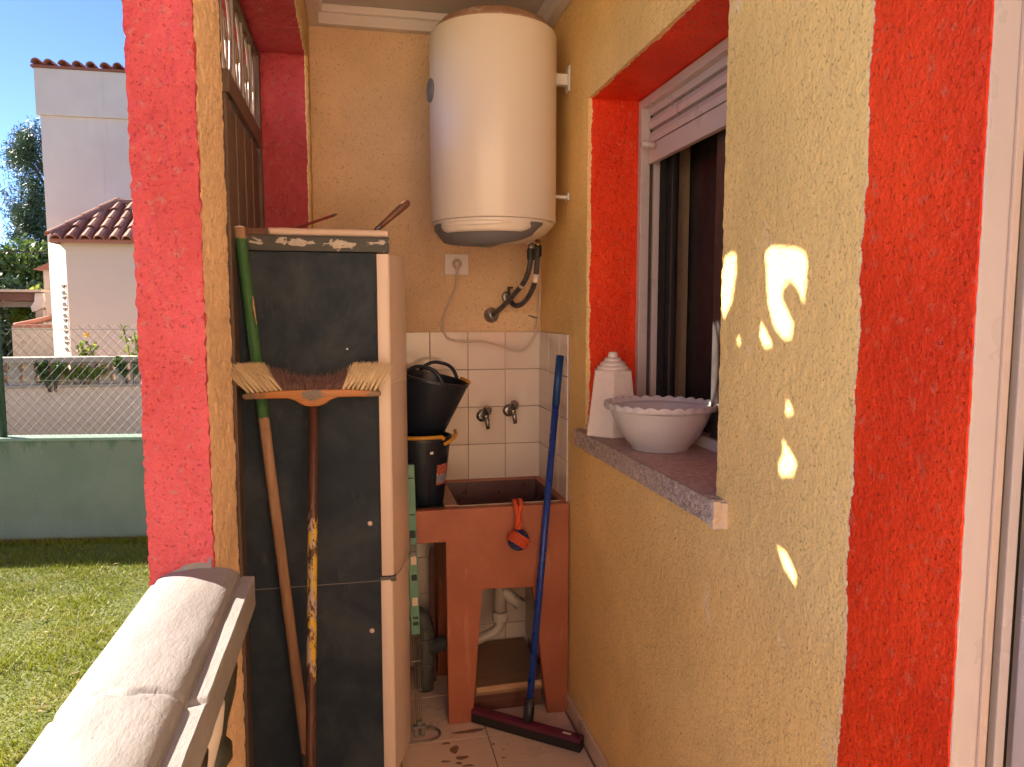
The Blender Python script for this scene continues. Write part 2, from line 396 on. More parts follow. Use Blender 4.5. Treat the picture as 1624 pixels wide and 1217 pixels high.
def inst(src, pos, parent, rot=None, name=None):
    ob = bpy.data.objects.new(name or src.name.split('.')[0], src.data); COL.objects.link(ob)
    pw = np.array(WL[parent.name]) if parent else np.zeros(3)
    ob.location = np.array(pos) - pw
    if rot: ob.rotation_euler = rot
    if parent: ob.parent = parent
    WL[ob.name] = tuple(pos); return ob
def tag(o, label, cat, group=None):
    o['label'] = label; o['category'] = cat
    if group: o['group'] = group
    return o
def thing(name, label, cat, loc, group=None):
    o = bpy.data.objects.new(name, None); COL.objects.link(o); o.location = loc; o.empty_display_size = .1
    WL[o.name] = tuple(loc); return tag(o, label, cat, group)
def struct(o): o['kind'] = 'structure'; return o
def stuff(o): o['kind'] = 'stuff'; return o
def join(*vfs):
    V = []; F = []; k = 0
    for v, f in vfs:
        V += [tuple(p) for p in v]; F += [tuple(i + k for i in q) for q in (f.tolist() if isinstance(f, np.ndarray) else f)]; k += len(v)
    return V, F
def box(x0, x1, y0, y1, z0, z1):
    V = [(x, y, z) for z in (z0, z1) for y in (y0, y1) for x in (x0, x1)]
    return V, [(0, 2, 3, 1), (4, 5, 7, 6), (0, 1, 5, 4), (2, 6, 7, 3), (0, 4, 6, 2), (1, 3, 7, 5)]
def prism(poly, a0, a1, axis):
    """poly of 2D points extruded along axis; axis y: (x,z), axis z: (x,y), axis x: (y,z)"""
    f = {'y': lambda p, a: (p[0], a, p[1]), 'z': lambda p, a: (p[0], p[1], a), 'x': lambda p, a: (a, p[0], p[1])}[axis]
    n = len(poly); V = [f(p, a0) for p in poly] + [f(p, a1) for p in poly]
    F = [tuple(range(n)), tuple(range(2 * n - 1, n - 1, -1))] + [((i + 1) % n, i, n + i, n + (i + 1) % n) for i in range(n)]
    bm = bmesh.new(); vs = [bm.verts.new(v) for v in V]
    for q in F: bm.faces.new([vs[i] for i in q])
    bmesh.ops.recalc_face_normals(bm, faces=bm.faces); bm.verts.index_update()
    r = [v.co[:] for v in bm.verts], [tuple(v.index for v in q.verts) for q in bm.faces]; bm.free(); return r
def spl(pts, n=8):
    P = [np.array(p, float) for p in pts]; P = [2 * P[0] - P[1]] + P + [2 * P[-1] - P[-2]]; o = []
    for i in range(1, len(P) - 2):
        for t in np.arange(n) / n:
            a, b, c, d = P[i - 1:i + 3]
            o.append(.5 * ((2 * b) + (c - a) * t + (2 * a - 5 * b + 4 * c - d) * t * t + (3 * b - a - 3 * c + d) * t ** 3))
    return o + [P[-2]]
def tube(pts, r, seg=10, caps=True):
    P = [np.array(p, float) for p in pts]; n = len(P); rr = r if hasattr(r, '__len__') else [r] * n
    T = [P[min(i + 1, n - 1)] - P[max(i - 1, 0)] for i in range(n)]; T = [t / np.linalg.norm(t) for t in T]
    u = np.cross(T[0], (0, 0, 1)); u = np.cross(T[0], (1, 0, 0)) if np.linalg.norm(u) < .2 else u
    V = []; F = []
    for i in range(n):
        u = u - T[i] * (u @ T[i]); u /= np.linalg.norm(u); v = np.cross(T[i], u)
        for k in range(seg):
            a = 2 * math.pi * k / seg; V.append(P[i] + rr[i] * (math.cos(a) * u + math.sin(a) * v))
    for i in range(n - 1):
        for k in range(seg):
            F.append((i * seg + k, i * seg + (k + 1) % seg, (i + 1) * seg + (k + 1) % seg, (i + 1) * seg + k))
    if caps: F += [tuple(range(seg - 1, -1, -1)), tuple((n - 1) * seg + k for k in range(seg))]
    return V, F
def lathe(prof, c, seg=32, axis=(0, 0, 1), caps=True):
    """prof list of (radius, height) along axis from c"""
    ax = Vector(axis).normalized(); q = Vector((0, 0, 1)).rotation_difference(ax); V = []; F = []; n = len(prof)
    for r_, h in prof:
        for k in range(seg):
            a = 2 * math.pi * k / seg; p = q @ Vector((r_ * math.cos(a), r_ * math.sin(a), h)); V.append((p.x + c[0], p.y + c[1], p.z + c[2]))
    for i in range(n - 1):
        for k in range(seg): F.append((i * seg + k, i * seg + (k + 1) % seg, (i + 1) * seg + (k + 1) % seg, (i + 1) * seg + k))
    if caps: F += [tuple(range(seg - 1, -1, -1)), tuple((n - 1) * seg + k for k in range(seg))]
    return V, F
def rotz(vf, ang, c=(0, 0)):
    V = np.array(vf[0], float); ca, sa = math.cos(ang), math.sin(ang); x, y = V[:, 0] - c[0], V[:, 1] - c[1]
    V[:, 0] = c[0] + x * ca - y * sa; V[:, 1] = c[1] + x * sa + y * ca; return V, vf[1]
# numpy value noise
def _h(i, j, k, s):
    n = (i * 374761393 + j * 668265263 + k * 2147483647 + s * 974634777) & 0xffffffff
    n = ((n ^ (n >> 13)) * 1274126177) & 0xffffffff
    return ((n ^ (n >> 16)) & 0xffff) / 65535. - .5
def vnoise(P, s=0):
    I = np.floor(P).astype(np.int64); f = P - I; f = f * f * (3 - 2 * f); r = 0
    for dx in (0, 1):
        for dy in (0, 1):
            for dz in (0, 1):
                r = r + (f[:, 0] if dx else 1 - f[:, 0]) * (f[:, 1] if dy else 1 - f[:, 1]) * (f[:, 2] if dz else 1 - f[:, 2]) * _h(I[:, 0] + dx, I[:, 1] + dy, I[:, 2] + dz, s)
    return r
def rough_up(V, amp, sc1=55, sc2=130):
    D = np.stack([vnoise(V * sc1, s) + .6 * vnoise(V * sc2, s + 9) for s in (1, 2, 3)], 1); return V + D * amp * 2
def lines(a, b, step): return np.linspace(a, b, max(2, int(round(abs(b - a) / step)) + 1))
def cat(*segs):
    o = list(segs[0])
    for s in segs[1:]: o += list(s[1:])
    return np.array(o)
def patch(us, vs, fn, skip=None, flip=False):
    U, W = np.meshgrid(us, vs, indexing='ij'); V = fn(U.ravel(), W.ravel()); a, b = len(us), len(vs)
    i, j = np.meshgrid(np.arange(a - 1), np.arange(b - 1), indexing='ij'); i = i.ravel(); j = j.ravel()
    if skip is not None:
        um = (us[i] + us[i + 1]) / 2; vm = (vs[j] + vs[j + 1]) / 2; m = ~skip(um, vm); i = i[m]; j = j[m]
    q = np.stack([i * b + j, (i + 1) * b + j, (i + 1) * b + j + 1, i * b + j + 1], 1)
    return V, (q[:, ::-1] if flip else q)
def npjoin(ps):
    V = []; F = []; k = 0
    for v, f in ps: V.append(v); F.append(f + k); k += len(v)
    return np.concatenate(V), np.concatenate(F)
st = lambda *a: np.stack([np.broadcast_to(np.asarray(q, float), np.shape(a[[i for i, x in enumerate(a) if np.ndim(x)][0]])) for q in a], 1)
def rough_box(x0, x1, y0, y1, z0, z1, step, amp, sides='xXyYzZ', sc1=55, sc2=130):
    xs, ys, zs = lines(x0, x1, step), lines(y0, y1, step), lines(z0, z1, step); ps = []
    if 'x' in sides: ps.append(patch(ys, zs, lambda u, v: st(x0, u, v), flip=True))
    if 'X' in sides: ps.append(patch(ys, zs, lambda u, v: st(x1, u, v)))
    if 'y' in sides: ps.append(patch(xs, zs, lambda u, v: st(u, y0, v)))
    if 'Y' in sides: ps.append(patch(xs, zs, lambda u, v: st(u, y1, v), flip=True))
    if 'z' in sides: ps.append(patch(xs, ys, lambda u, v: st(u, v, z0), flip=True))
    if 'Z' in sides: ps.append(patch(xs, ys, lambda u, v: st(u, v, z1)))
    V, F = npjoin(ps); return rough_up(V, amp, sc1, sc2), F

XW, YB = .808, 3.21           # face of the window wall, face of the end wall
HC = 2.80                     # ceiling
# ================================================================== SETTING
# lawn reaching to the horizon
gnd = struct(mk('lawn', patch(np.array([-250., -9, -5, -2.5, -.44, 8, 250]), np.array([-60., -5, 0, 4, 9, 30, 400]), lambda u, v: st(u, v, -.30)), 'lawn_soil'))
def blades(n, x0, x1, y0, y1, z, h, wd):
    x = RNG.uniform(x0, x1, n); y = RNG.uniform(y0, y1, n); a = RNG.uniform(0, 6.283, n); t = RNG.uniform(0, 6.283, n)
    hh = h * RNG.uniform(.5, 1.25, n) * (1 + 1.1 * vnoise(np.stack([x * 3.5, y * 3.5, x * 0], 1), 3)); ln = hh * RNG.uniform(.2, 1.3, n)
    dx, dy = np.cos(a) * wd / 2, np.sin(a) * wd / 2
    V = np.empty((n, 3, 3)); V[:, 0] = np.stack([x - dx, y - dy, np.full(n, z)], 1); V[:, 1] = np.stack([x + dx, y + dy, np.full(n, z)], 1)
    V[:, 2] = np.stack([x + np.cos(t) * ln, y + np.sin(t) * ln, z + hh], 1)
    return V.reshape(-1, 3), np.arange(3 * n).reshape(-1, 3)
g = npjoin([blades(105000, -4.4, -.46, 2.4, 6.55, -.303, .030, .007), blades(9000, -2.4, -.46, .2, 2.4, -.303, .03, .007)])
_t = RNG.uniform(-1.5, 3.5, 4200); _e = np.array((1.141, -.153)) / math.hypot(1.141, .153); _d = np.abs(RNG.normal(0, .035, 4200)) + .022
_x = -2.882 + _e[0] * _t + _e[1] * _d; _y = 6.693 + _e[1] * _t - _e[0] * _d; _hh = RNG.uniform(.02, .075, 4200); _a = RNG.uniform(0, 6.283, 4200)
_V = np.stack([np.stack([_x - np.cos(_a) * .004, _y - np.sin(_a) * .004, _x * 0 - .303], 1), np.stack([_x + np.cos(_a) * .004, _y + np.sin(_a) * .004, _x * 0 - .303], 1), np.stack([_x + RNG.normal(0, .02, 4200), _y - np.abs(RNG.normal(0, .015, 4200)), -.3 + _hh], 1)], 1)
g = npjoin([g, (_V.reshape(-1, 3), np.arange(3 * 4200).reshape(-1, 3))])
gr = stuff(mk('grass', g, 'grass_blade', origin=(-2, 4, -.3))); tag(gr, 'mown yellow-green lawn grass between the terrace and the green wall', 'grass')
def clods():
    n = 260; x = RNG.uniform(-4, -.8, n); y = RNG.uniform(2.6, 6.4, n); V = []; F = []
    for i in range(n):
        s = random.uniform(.01, .03); a = random.uniform(0, 6); b = random.uniform(0, .5); k = len(V)
        V += [(x[i] - s * math.cos(a), y[i] - s * math.sin(a), -.285), (x[i] + .3 * s, y[i] - .4 * s, -.278), (x[i] + s * math.cos(a), y[i] + s * math.sin(a), -.283 + b * .01), (x[i] - .3 * s, y[i] + .4 * s, -.279)]
        F.append((k, k + 1, k + 2, k + 3))
    return V, F
simple('dry_leaf', (.30, .22, .10, 1), .8, .4, 30)
tag(stuff(mk('fallen_leaves', clods(), 'dry_leaf')), 'small dry leaves scattered over the lawn', 'leaves')

# ---- terrace floor
flo = struct(mk('floor', box(-.46, 1.2, -7, 3.5, -.32, -.0045), 'floor_grout'))
T = .33
tsrc = None
for i in range(-2, 2):
    for j in range(-12, 4):
        x0 = .461 + i * T; y0 = 2.617 + j * T
        xa, xb, ya, yb = max(x0, -.41) + .0022, min(x0 + T, XW - .006) - .0022, y0 + .0022, min(y0 + T, YB - .006) - .0022
        if xb - xa < .02 or yb - ya < .02: continue
        full = abs(xb - xa - T) < .006 and abs(yb - ya - T) < .006
        if full and tsrc: inst(tsrc, ((xa + xb) / 2, (ya + yb) / 2, -.0044), flo)
        else:
            o = mk('tile', box(xa, xb, ya, yb, -.0044, random.uniform(-.0003, .0003)), 'floor_tile', flo, bevel=.0012, seg=1)
            if full: tsrc = o
def blob(cx, cy, rx, ry, z, n=26, wob=.35, seed=0):
    rr = random.Random(seed); ph = [rr.uniform(0, 6) for _ in range(4)]; V = [(cx, cy, z)]
    for k in range(n):
        a = 2 * math.pi * k / n; s = 1 + wob * (math.sin(2 * a + ph[0]) * .5 + math.sin(3 * a + ph[1]) * .35 + math.sin(7 * a + ph[2]) * .2)
        V.append((cx + rx * s * math.cos(a), cy + ry * s * math.sin(a), z))
    return V, [(0, k + 1, (k + 1) % n + 1) for k in range(n)]
stn = join(blob(.395, 2.662, .055, .012, .0012, seed=1), blob(.325, 2.555, .018, .022, .0012, seed=2), blob(.30, 2.60, .014, .008, .0012, seed=3), blob(.345, 2.50, .02, .013, .0012, seed=4), blob(.33, 2.47, .012, .008, .0012, seed=5), blob(.47, 2.56, .006, .006, .0012, seed=6), blob(.49, 2.47, .007, .005, .0012, seed=7), blob(.50, 2.52, .004, .004, .0012, seed=8), blob(.285, 2.49, .016, .006, .0012, seed=9), blob(.52, 2.55, .004, .003, .0012, seed=10), blob(.36, 2.45, .02, .006, .0012, seed=12))
mk('stain', stn, 'stain', flo)
# skirting along the window wall, one tile after another
sk_y = [.86 + .33 * k for k in range(6)]
# ---- ceiling with stepped cornice
cei = struct(mk('ceiling', box(-.46, 1.2, 1.42, 3.5, HC, HC + .22), 'ceiling_paint'))  # near end cut back so skylight reaches the alley
corn = lambda s: [(0, 2.728), (.040 * s, 2.728), (.040 * s, 2.768), (.052 * s, 2.772), (.056 * s, HC - .001), (0, HC - .001)]
xl = -.158
mk('cornice', prism([(YB - .0005 + p[0], p[1]) for p in corn(-1)], xl + .0005, XW - .001, 'x'), 'white_trim', cei, bevel=.003)
mk('cornice', prism([(xl + .001 + p[0], p[1] - .001) for p in corn(1)], 1.7, YB - .001, 'y'), 'white_trim', cei, bevel=.003)
mk('cornice', prism([(XW - .001 + p[0], p[1] - .0015) for p in corn(-1)], 1.2, YB - .001, 'y'), 'white_trim', cei, bevel=.003)

# ---- window wall (right)
WY0, WY1, WZ0, WZ1, WXD = 1.55, 2.55, 1.162, 2.322, 1.14
stp = .0072
ys = cat(lines(.848, WY0, stp), lines(WY0, WY1, stp), lines(WY1, YB, stp)); zs = cat(lines(-.02, 1.10, stp), lines(1.10, WZ1, stp), lines(WZ1, HC, stp))
inwin = lambda u, v: (u > WY0) & (u < WY1) & (v > 1.10) & (v < WZ1)
xs = lines(XW, WXD, stp)
ps = [patch(ys, zs, lambda u, v: st(XW, u, v), inwin, flip=True),
      patch(xs, lines(1.10, WZ1, stp), lambda u, v: st(u, WY1, v)),
      patch(xs, lines(1.10, WZ1, stp), lambda u, v: st(u, WY0, v), flip=True),
      patch(xs, lines(WY0, WY1, stp), lambda u, v: st(u, v, WZ1), flip=True),
      patch(lines(XW, .826, stp), zs, lambda u, v: st(u, .848, v))]
V, F = npjoin(ps); V = rough_up(V, .0013, 80, 160)
# soften the plaster arris
rw = tag(mk('window_wall', (V, F), 'stucco_right', smooth=True), 'ochre stucco wall with the red-lined window and a red stripe by the door', 'wall')
# masonry core behind the plaster plus a tall facade raised to bounce sunlight
core = join(box(XW + .012, 1.20, .86, WY0 - .012, -.3, HC - .001), box(XW + .012, 1.20, WY1 + .012, 3.45, -.3, HC - .002), box(XW + .012, 1.20, WY0 - .012, WY1 + .012, -.3, 1.09), box(XW + .012, 1.20, WY0 - .012, WY1 + .012, WZ1 + .012, HC - .003), box(XW, 1.20, -7, -.45, -.3, 5.4), box(XW, 1.2, -.4499, .8599, 2.25, HC + .22))
mk('masonry', core, 'stucco_back', rw)
mk('bounce_facade', box(XW, 1.2, -.4495, 3.47, HC + .2205, 5.4), 'stucco_back', rw)  # unseen facade raised over the terrace to bounce sunlight
mk('parapet', join(box(-.455, -.30, 1.43, 3.49, HC + .2205, 3.95), box(-.2999, XW - .001, 1.43, 1.56, HC + .2205, 3.95)), 'stucco_back', rw)  # added above the roof, out of view, to block the sun
for k, y in enumerate(sk_y):
    y1 = min(y + .33, 2.74)
    if y1 - y > .03: mk('skirting', box(XW - .0115, XW - .001, y + .001, y1 - .001, .001, .072), 'floor_tile', rw, bevel=.0015, seg=1)
# white tiles of the washing corner
TP = .165
def wall_tile(parent, make):
    return mk('tile', make, 'wall_tile', parent, bevel=.0018, seg=2)
src = mk('tile', box(-.0813, .0813, -.0035, .0035, -.0813, .0813), 'wall_tile', rw, bevel=.0018, origin=(0, 0, 0))
tm = src.data; bpy.data.objects.remove(src)
def tile_at(parent, pos, rot):
    ob = bpy.data.objects.new('tile', tm); COL.objects.link(ob); ob.parent = parent; ob.location = np.array(pos) - np.array(WL[parent.name])
    ob.rotation_euler = (rot[0] + random.gauss(0, .005), rot[1], rot[2] + random.gauss(0, .006)); return ob
mk('grout', box(XW - .0045, XW + .004, 2.752, YB, .02, 1.499), 'grout', rw)
for r_ in range(9):
    z = 1.5 - TP * (r_ + .5)
    if z < .1: continue
    for c in range(2): tile_at(rw, (XW - .0060, YB - .006 - TP * (c + .5), z), (0, 0, R(90)))
    mk('tile', box(XW - .0092, XW - .002, 2.755, YB - .006 - 2 * TP - .0016, z - .0812, z + .0812), 'wall_tile', rw, bevel=.0018)

simple('bounce_render', (.78, .67, .52, 1), .9, .06, 2, bscale=80, bdist=.004)
hw = thing('bounce_wing', 'unseen cream wall added behind the viewer to bounce warm sunlight', 'building', (-1.5, -3.2, -.3))
mk('wall', box(-4.5, XW - .002, -3.6, -3.2, -.3, 3.4), 'bounce_render', hw)  # reflector wall added behind the camera for warm fill in the alley
mk('bounce_wing_eave', box(-4.6, XW - .002, -3.7, -3.05, 3.4005, 3.5), 'roof_tile_plain', hw, bevel=.01)
# ---- end wall
V, F = patch(lines(-.17, XW + .01, stp), lines(1.36, HC, stp), lambda u, v: st(u, YB, v)); V = rough_up(V, .0020, 80, 150)
bw = tag(mk('end_wall', (V, F), 'stucco_back', smooth=True), 'ochre stucco end wall with white tiles around the washing sink', 'wall')
mk('masonry', box(-.60, 1.20, YB + .012, YB + .26, -.3, HC - .0015), 'stucco_back', bw)
mk('grout', box(-.16, XW - .002, YB - .0045, YB + .004, -.01, 1.499), 'grout', bw)
for r_ in range(9):
    z = 1.5 - TP * (r_ + .5)
    for c in range(5): tile_at(bw, (.8165 - .001 - TP * (c + .5) - .006, YB - .0062, z), (0, 0, 0))

# ---- left wall : pillar, lintel, nib
PX0, PX1, PY0, PY1 = -.421, -.296, 1.60, 1.918
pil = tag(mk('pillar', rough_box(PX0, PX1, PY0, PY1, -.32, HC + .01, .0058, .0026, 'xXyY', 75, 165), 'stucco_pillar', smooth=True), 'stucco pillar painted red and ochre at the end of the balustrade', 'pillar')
mk('masonry', box(PX0 + .012, PX1 - .012, PY0 + .012, PY1 - .012, -.3, HC - .002), 'stucco_back', pil)
GZ = 2.575
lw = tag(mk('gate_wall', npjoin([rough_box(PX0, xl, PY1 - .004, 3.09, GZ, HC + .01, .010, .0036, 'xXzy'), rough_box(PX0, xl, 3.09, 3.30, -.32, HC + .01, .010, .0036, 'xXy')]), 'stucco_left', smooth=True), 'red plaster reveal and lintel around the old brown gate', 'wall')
mk('masonry', join(box(PX0 + .012, xl - .012, PY1, 3.10, GZ + .012, HC - .0025), box(PX0 + .012, xl - .012, 3.102, 3.47, -.3, HC - .003)), 'stucco_back', lw)
# ================================================================== GATE
gx = -.355
gt = thing('iron_gate', 'brown plank gate with scrolled iron grille above, behind the refrigerator', 'gate', (gx, 2.48, 0))
mk('stile', box(gx - .02, gx + .02, PY1 + .002, 1.950, 0, GZ - .004), 'gate_brown', gt, bevel=.003)
mk('stile', box(gx - .02, gx + .02, 3.045, 3.086, 0, GZ - .004), 'gate_brown', gt, bevel=.003)
mk('rail', box(gx - .021, gx + .021, 2.2972, 3.0448, 2.205, 2.270), 'gate_brown', gt, bevel=.004)
mk('rail', box(gx - .018, gx + .018, 1.9502, 3.0448, GZ - .03, GZ - .006), 'gate_brown', gt, bevel=.004)
pw_ = (3.045 - 2.297) / 8
for k in range(8):
    y0 = 2.297 + pw_ * k + .0015; y1 = 2.297 + pw_ * (k + 1) - .0015; ztop = 2.194 if k % 3 else 2.2045
    mk('plank', box(gx - .011 - .004 * (k % 2), gx + .011 - .004 * (k % 2), y0, y1, .02, ztop), 'gate_brown', gt, bevel=.003)
def bar(pts, wd=.009, th=.006): return tube(pts, wd, 6)
for y in (2.52, 2.72, 2.93): mk('grille_bar', box(gx - .007, gx + .007, y - .005, y + .005, 2.2702, GZ - .0302), 'iron_grille', gt)
def ring(cy, cz, ry, rz, a0=0, a1=360, r_=.0055, n=28):
    return tube([(gx, cy + ry * math.cos(R(a0 + (a1 - a0) * i / n)), cz + rz * math.sin(R(a0 + (a1 - a0) * i / n))) for i in range(n + 1)], r_, 6)
for cy in (2.62, 2.825, 2.985): mk('grille_oval', ring(cy, 2.408, .08 if cy < 2.9 else .048, .132), 'iron_grille', gt, smooth=True)
for cy in (2.405,): mk('grille_oval', ring(cy, 2.408, .085, .132), 'iron_grille', gt, smooth=True)
for cy in (2.405, 2.62, 2.825): mk('grille_scroll', tube(spl([(gx, cy - .055, 2.45), (gx, cy - .03, 2.395), (gx, cy, 2.385), (gx, cy + .012, 2.42), (gx, cy - .01, 2.44), (gx, cy + .004, 2.40), (gx, cy, 2.28)], 5), .005, 6), 'iron_grille', gt, smooth=True)
# unseen sheet added beside the stile, holes shaped to throw the sun spots
HOLES = [[(2.1037, 2.5052), (2.0857, 2.5152), (1.9987, 2.5052), (1.9657, 2.4922), (1.9607, 2.4652), (1.9647, 2.4002), (1.9907, 2.4322), (2.0157, 2.4462), (2.0357, 2.4282), (2.0387, 2.4082), (2.0167, 2.3852), (1.9977, 2.3622), (2.0047, 2.3342), (2.0277, 2.3332), (2.0627, 2.3552), (2.0887, 2.4042)],
    [(2.2707, 2.5072), (2.2427, 2.5152), (2.2207, 2.5112), (2.2177, 2.4742), (2.2337, 2.4092), (2.2657, 2.3682), (2.2857, 2.4072), (2.2807, 2.4772)],
    [(2.1977, 2.3112), (2.2097, 2.3252), (2.1997, 2.3382), (2.1907, 2.3242)], [(2.1177, 2.3432), (2.1117, 2.3662), (2.0747, 2.3292), (2.0697, 2.3172), (2.0967, 2.3132)],
    [(2.0107, 2.2202), (1.9847, 2.1952), (2.0157, 2.1842)], [(2.0187, 2.1402), (1.9997, 2.1252), (1.9697, 2.1022), (1.9807, 2.0752), (2.0227, 2.0642), (2.0327, 2.0912), (2.0187, 2.1092)],
    [(2.0267, 1.9262), (1.9957, 1.9232), (1.9560, 1.8902), (1.9607, 1.8682), (1.9967, 1.8872)]]
cd_ = bpy.data.curves.new('sun_spot_sheet', 'CURVE'); cd_.dimensions = '2D'; cd_.fill_mode = 'BOTH'; cd_.extrude = .003
for P_ in [[(1.9515, .02), (2.296, .02), (2.296, GZ - .031), (1.9515, GZ - .031)]] + HOLES:
    sp_ = cd_.splines.new('POLY'); sp_.points.add(len(P_) - 1); sp_.use_cyclic_u = True
    for q_, p_ in zip(sp_.points, P_): q_.co = (p_[0], p_[1], 0, 1)
co_ = bpy.data.objects.new('tmp_sheet', cd_); COL.objects.link(co_); bpy.context.view_layer.update()
me_ = co_.to_mesh(); vf_ = ([(gx + v.co.z, v.co.x, v.co.y) for v in me_.vertices], [tuple(p.vertices) for p in me_.polygons]); bpy.data.objects.remove(co_)
mk('sun_spot_sheet', vf_, 'gate_brown', gt)

# ================================================================== BALUSTRADE
bl = thing('balustrade', 'white terrace balustrade with rounded coping running to the red pillar', 'balustrade', (-.318, .2, 0))
prof = [(-.416, .965), (-.418, 1.022), (-.417, 1.0262), (-.410, 1.0275)]
prof += [(-.326 + .080 * math.cos(R(a)), 1.0285 + .026 * math.sin(R(a)) ** .8) for a in range(180, -1, -9)]
prof += [(-.2445, 1.0270), (-.240, 1.0290), (-.2185, 1.0285), (-.2165, 1.0265), (-.2165, .966)]
ff = []
for a, b in zip(prof[:-1], prof[1:]):
    m = max(1, int(math.hypot(b[0] - a[0], b[1] - a[1]) / .006)); ff += [(a[0] + (b[0] - a[0]) * k / m, a[1] + (b[1] - a[1]) * k / m) for k in range(m)]
ff.append(prof[-1]); ff = np.array(ff)
cy = cat(lines(-1.6, .7, .02), lines(.7, 1.603, .005))
I = np.arange(len(ff), dtype=float)
V, F = patch(I, cy, lambda u, v: np.stack([ff[u.astype(int), 0], v, ff[u.astype(int), 1]], 1))
wv = vnoise(V * np.array([50, 16, 50]), 4) * .0012 + vnoise(V * np.array([22, 6, 22]), 5) * .0026
V[:, 2] += wv; V[:, 0] += vnoise(V * 30, 6) * .002
jy = 1.085 + .02 * vnoise(V * np.array([28, 0, 0]), 7) - (V[:, 0] + .318) * .06
dj = np.abs(V[:, 1] - jy); V[:, 2] -= .0055 * np.exp(-(dj / .007) ** 2) * (V[:, 2] > 1.0)
mk('coping', (V, F), 'coping_paint', bl, auto=24)
mk('coping_underside', box(-.414, -.220, -1.6, 1.598, .955, .968), 'coping_paint', bl)
# ragged plaster where the coping meets the pillar
us_ = lines(-.408, -.300, .004); vs_ = np.linspace(0, 1, 9)
def smear(u, v):
    arc = 1.030 + .028 * np.sqrt(np.clip(1 - ((u + .318) / .078) ** 2, 0, 1))
    P_ = np.stack([u * 90, u * 0, u * 0], 1); hh = .010 + .022 * np.clip(vnoise(P_, 3) + .5, 0, 1) * np.clip(vnoise(P_ * .3, 8) + .75, .2, 1)
    z = arc - .006 + v * hh; q3 = np.stack([u * 120, z * 120, u * 0], 1)
    return np.stack([u, 1.5945 + .0085 * v ** 2 + .004 * vnoise(q3, 2), z], 1)
mk('plaster_smear', patch(us_, vs_, smear), 'coping_paint', bl, smooth=True)
mk('plinth', box(-.405, -.230, -1.6, 1.597, 0, .16), 'baluster_white', bl, bevel=.008)
bp = [(.052, 0), (.052, .05), (.036, .06), (.044, .08), (.062, .16), (.066, .23), (.052, .33), (.033, .44), (.027, .50), (.040, .52), (.040, .545), (.028, .56), (.034, .60), (.050, .66), (.056, .71), (.040, .745), (.052, .765), (.052, .795)]
bsrc = {}
for k in range(16):
    y = 1.525 - .155 * k; m = 'olive_paint' if k % 2 == 0 else 'baluster_white'
    if m in bsrc: inst(bsrc[m], (-.300, y, .16), bl)
    else:
        bsrc[m] = mk('baluster', lathe(bp, (-.300, y, .16), 20), m, bl, smooth=True)
    
# ================================================================== REFRIGERATOR
FY = 2.40
fr = thing('refrigerator', 'tall white-doored refrigerator with dusty black side wedged beside the pillar', 'refrigerator', (-.13, 2.7, 0))
mk('body', box(-.366, .068, FY, 2.965, .035, 1.768), 'fridge_side', fr, bevel=.005)
mk('top_panel', box(-.367, .112, FY - .002, 2.97, 1.7695, 1.817), 'fridge_band', fr, bevel=.004)
mk('lower_side_panel', box(-.364, .0675, FY - .0016, FY + .01, .037, .7075), 'fridge_side', fr)
mk('panel_seam', box(-.364, .0675, FY - .0022, FY + .01, .7085, .7105), 'clip_grey', fr)
def door_poly(y0, y1, xi, xe, apex):
    P = [(xi, y0 + .003)]
    P += [(xe - .010 + .010 * math.sin(R(a)), y0 + .010 - .010 * math.cos(R(a))) for a in range(0, 91, 30)]
    for k in range(1, 16):
        t = k / 16; P.append((xe + (apex - xe) * math.sin(math.pi * t) ** .9, y0 + .010 + (y1 - y0 - .02) * t))
    P += [(xe, y1 - .006), (xi, y1 - .003)]; return P
mk('door', prism(door_poly(FY + .002, 2.955, .0715, .113, .178), .7225, 1.766, 'z'), 'fridge_door', fr, bevel=.004, auto=35, seg=2)
mk('door', prism(door_poly(FY + .002, 2.955, .0680, .110, .176), .040, .7085, 'z'), 'fridge_door', fr, bevel=.004, auto=35, seg=2)
mk('gasket', box(.060, .073, FY + .006, 2.95, .045, 1.76), 'gasket', fr)
mk('hinge', join(box(.066, .118, FY - .004, FY + .05, .7105, .7205), box(.100, .118, FY - .005, FY + .012, .706, .7215)), 'hinge_steel', fr, bevel=.001)
mk('kick_plate', box(-.35, .06, FY + .01, 2.95, 0, .0345), 'gasket', fr)
for x, z in ((.037, .903), (.037, .543)): mk('hinge_plug', lathe([(.0075, 0), (.008, .003), (.006, .006), (.002, .0065)], (x, FY - .0005, z), 14, (-.25, -1, 0)), 'fridge_door', fr, smooth=True)
mk('paint_chip', blob(-.024, 1.468, .010, .005, 0, 14, .5, 5) if False else lathe([(.004, 0), (.002, .0015)], (-.024, FY - .0003, 1.468), 5, (.2, -1, .3)), 'ceramic_plain', fr)
# things on top of the refrigerator
tag(mk('brown_stick', box(-.372, .035, 2.435, 2.475, 1.8175, 1.842), 'varnished_brown', bevel=.004), 'brown varnished stick lying along the top of the refrigerator', 'stick')
V, F = tube(spl([(-.252, 2.418, 1.830), (-.17, 2.417, 1.8295), (-.05, 2.418, 1.8292), (.05, 2.417, 1.829), (.108, 2.418, 1.829)], 8), .0118, 12)
V = np.array(V); V = rough_up(V, .001, 60, 160); tag(mk('rolled_cloth', (V, F), 'cloth_pink', smooth=True), 'pale pink rolled strip of cloth on the front edge of the refrigerator top', 'cloth')
tl = thing('file_tool', 'hand file with worn wooden handle sticking up over the refrigerator corner', 'hand tool', (.08, 2.50, 1.818))
d0 = np.array((.076, 2.49, 1.850)); d1 = np.array((.182, 2.49, 1.944)); dv = (d1 - d0) / np.linalg.norm(d1 - d0); L_ = np.linalg.norm(d1 - d0)
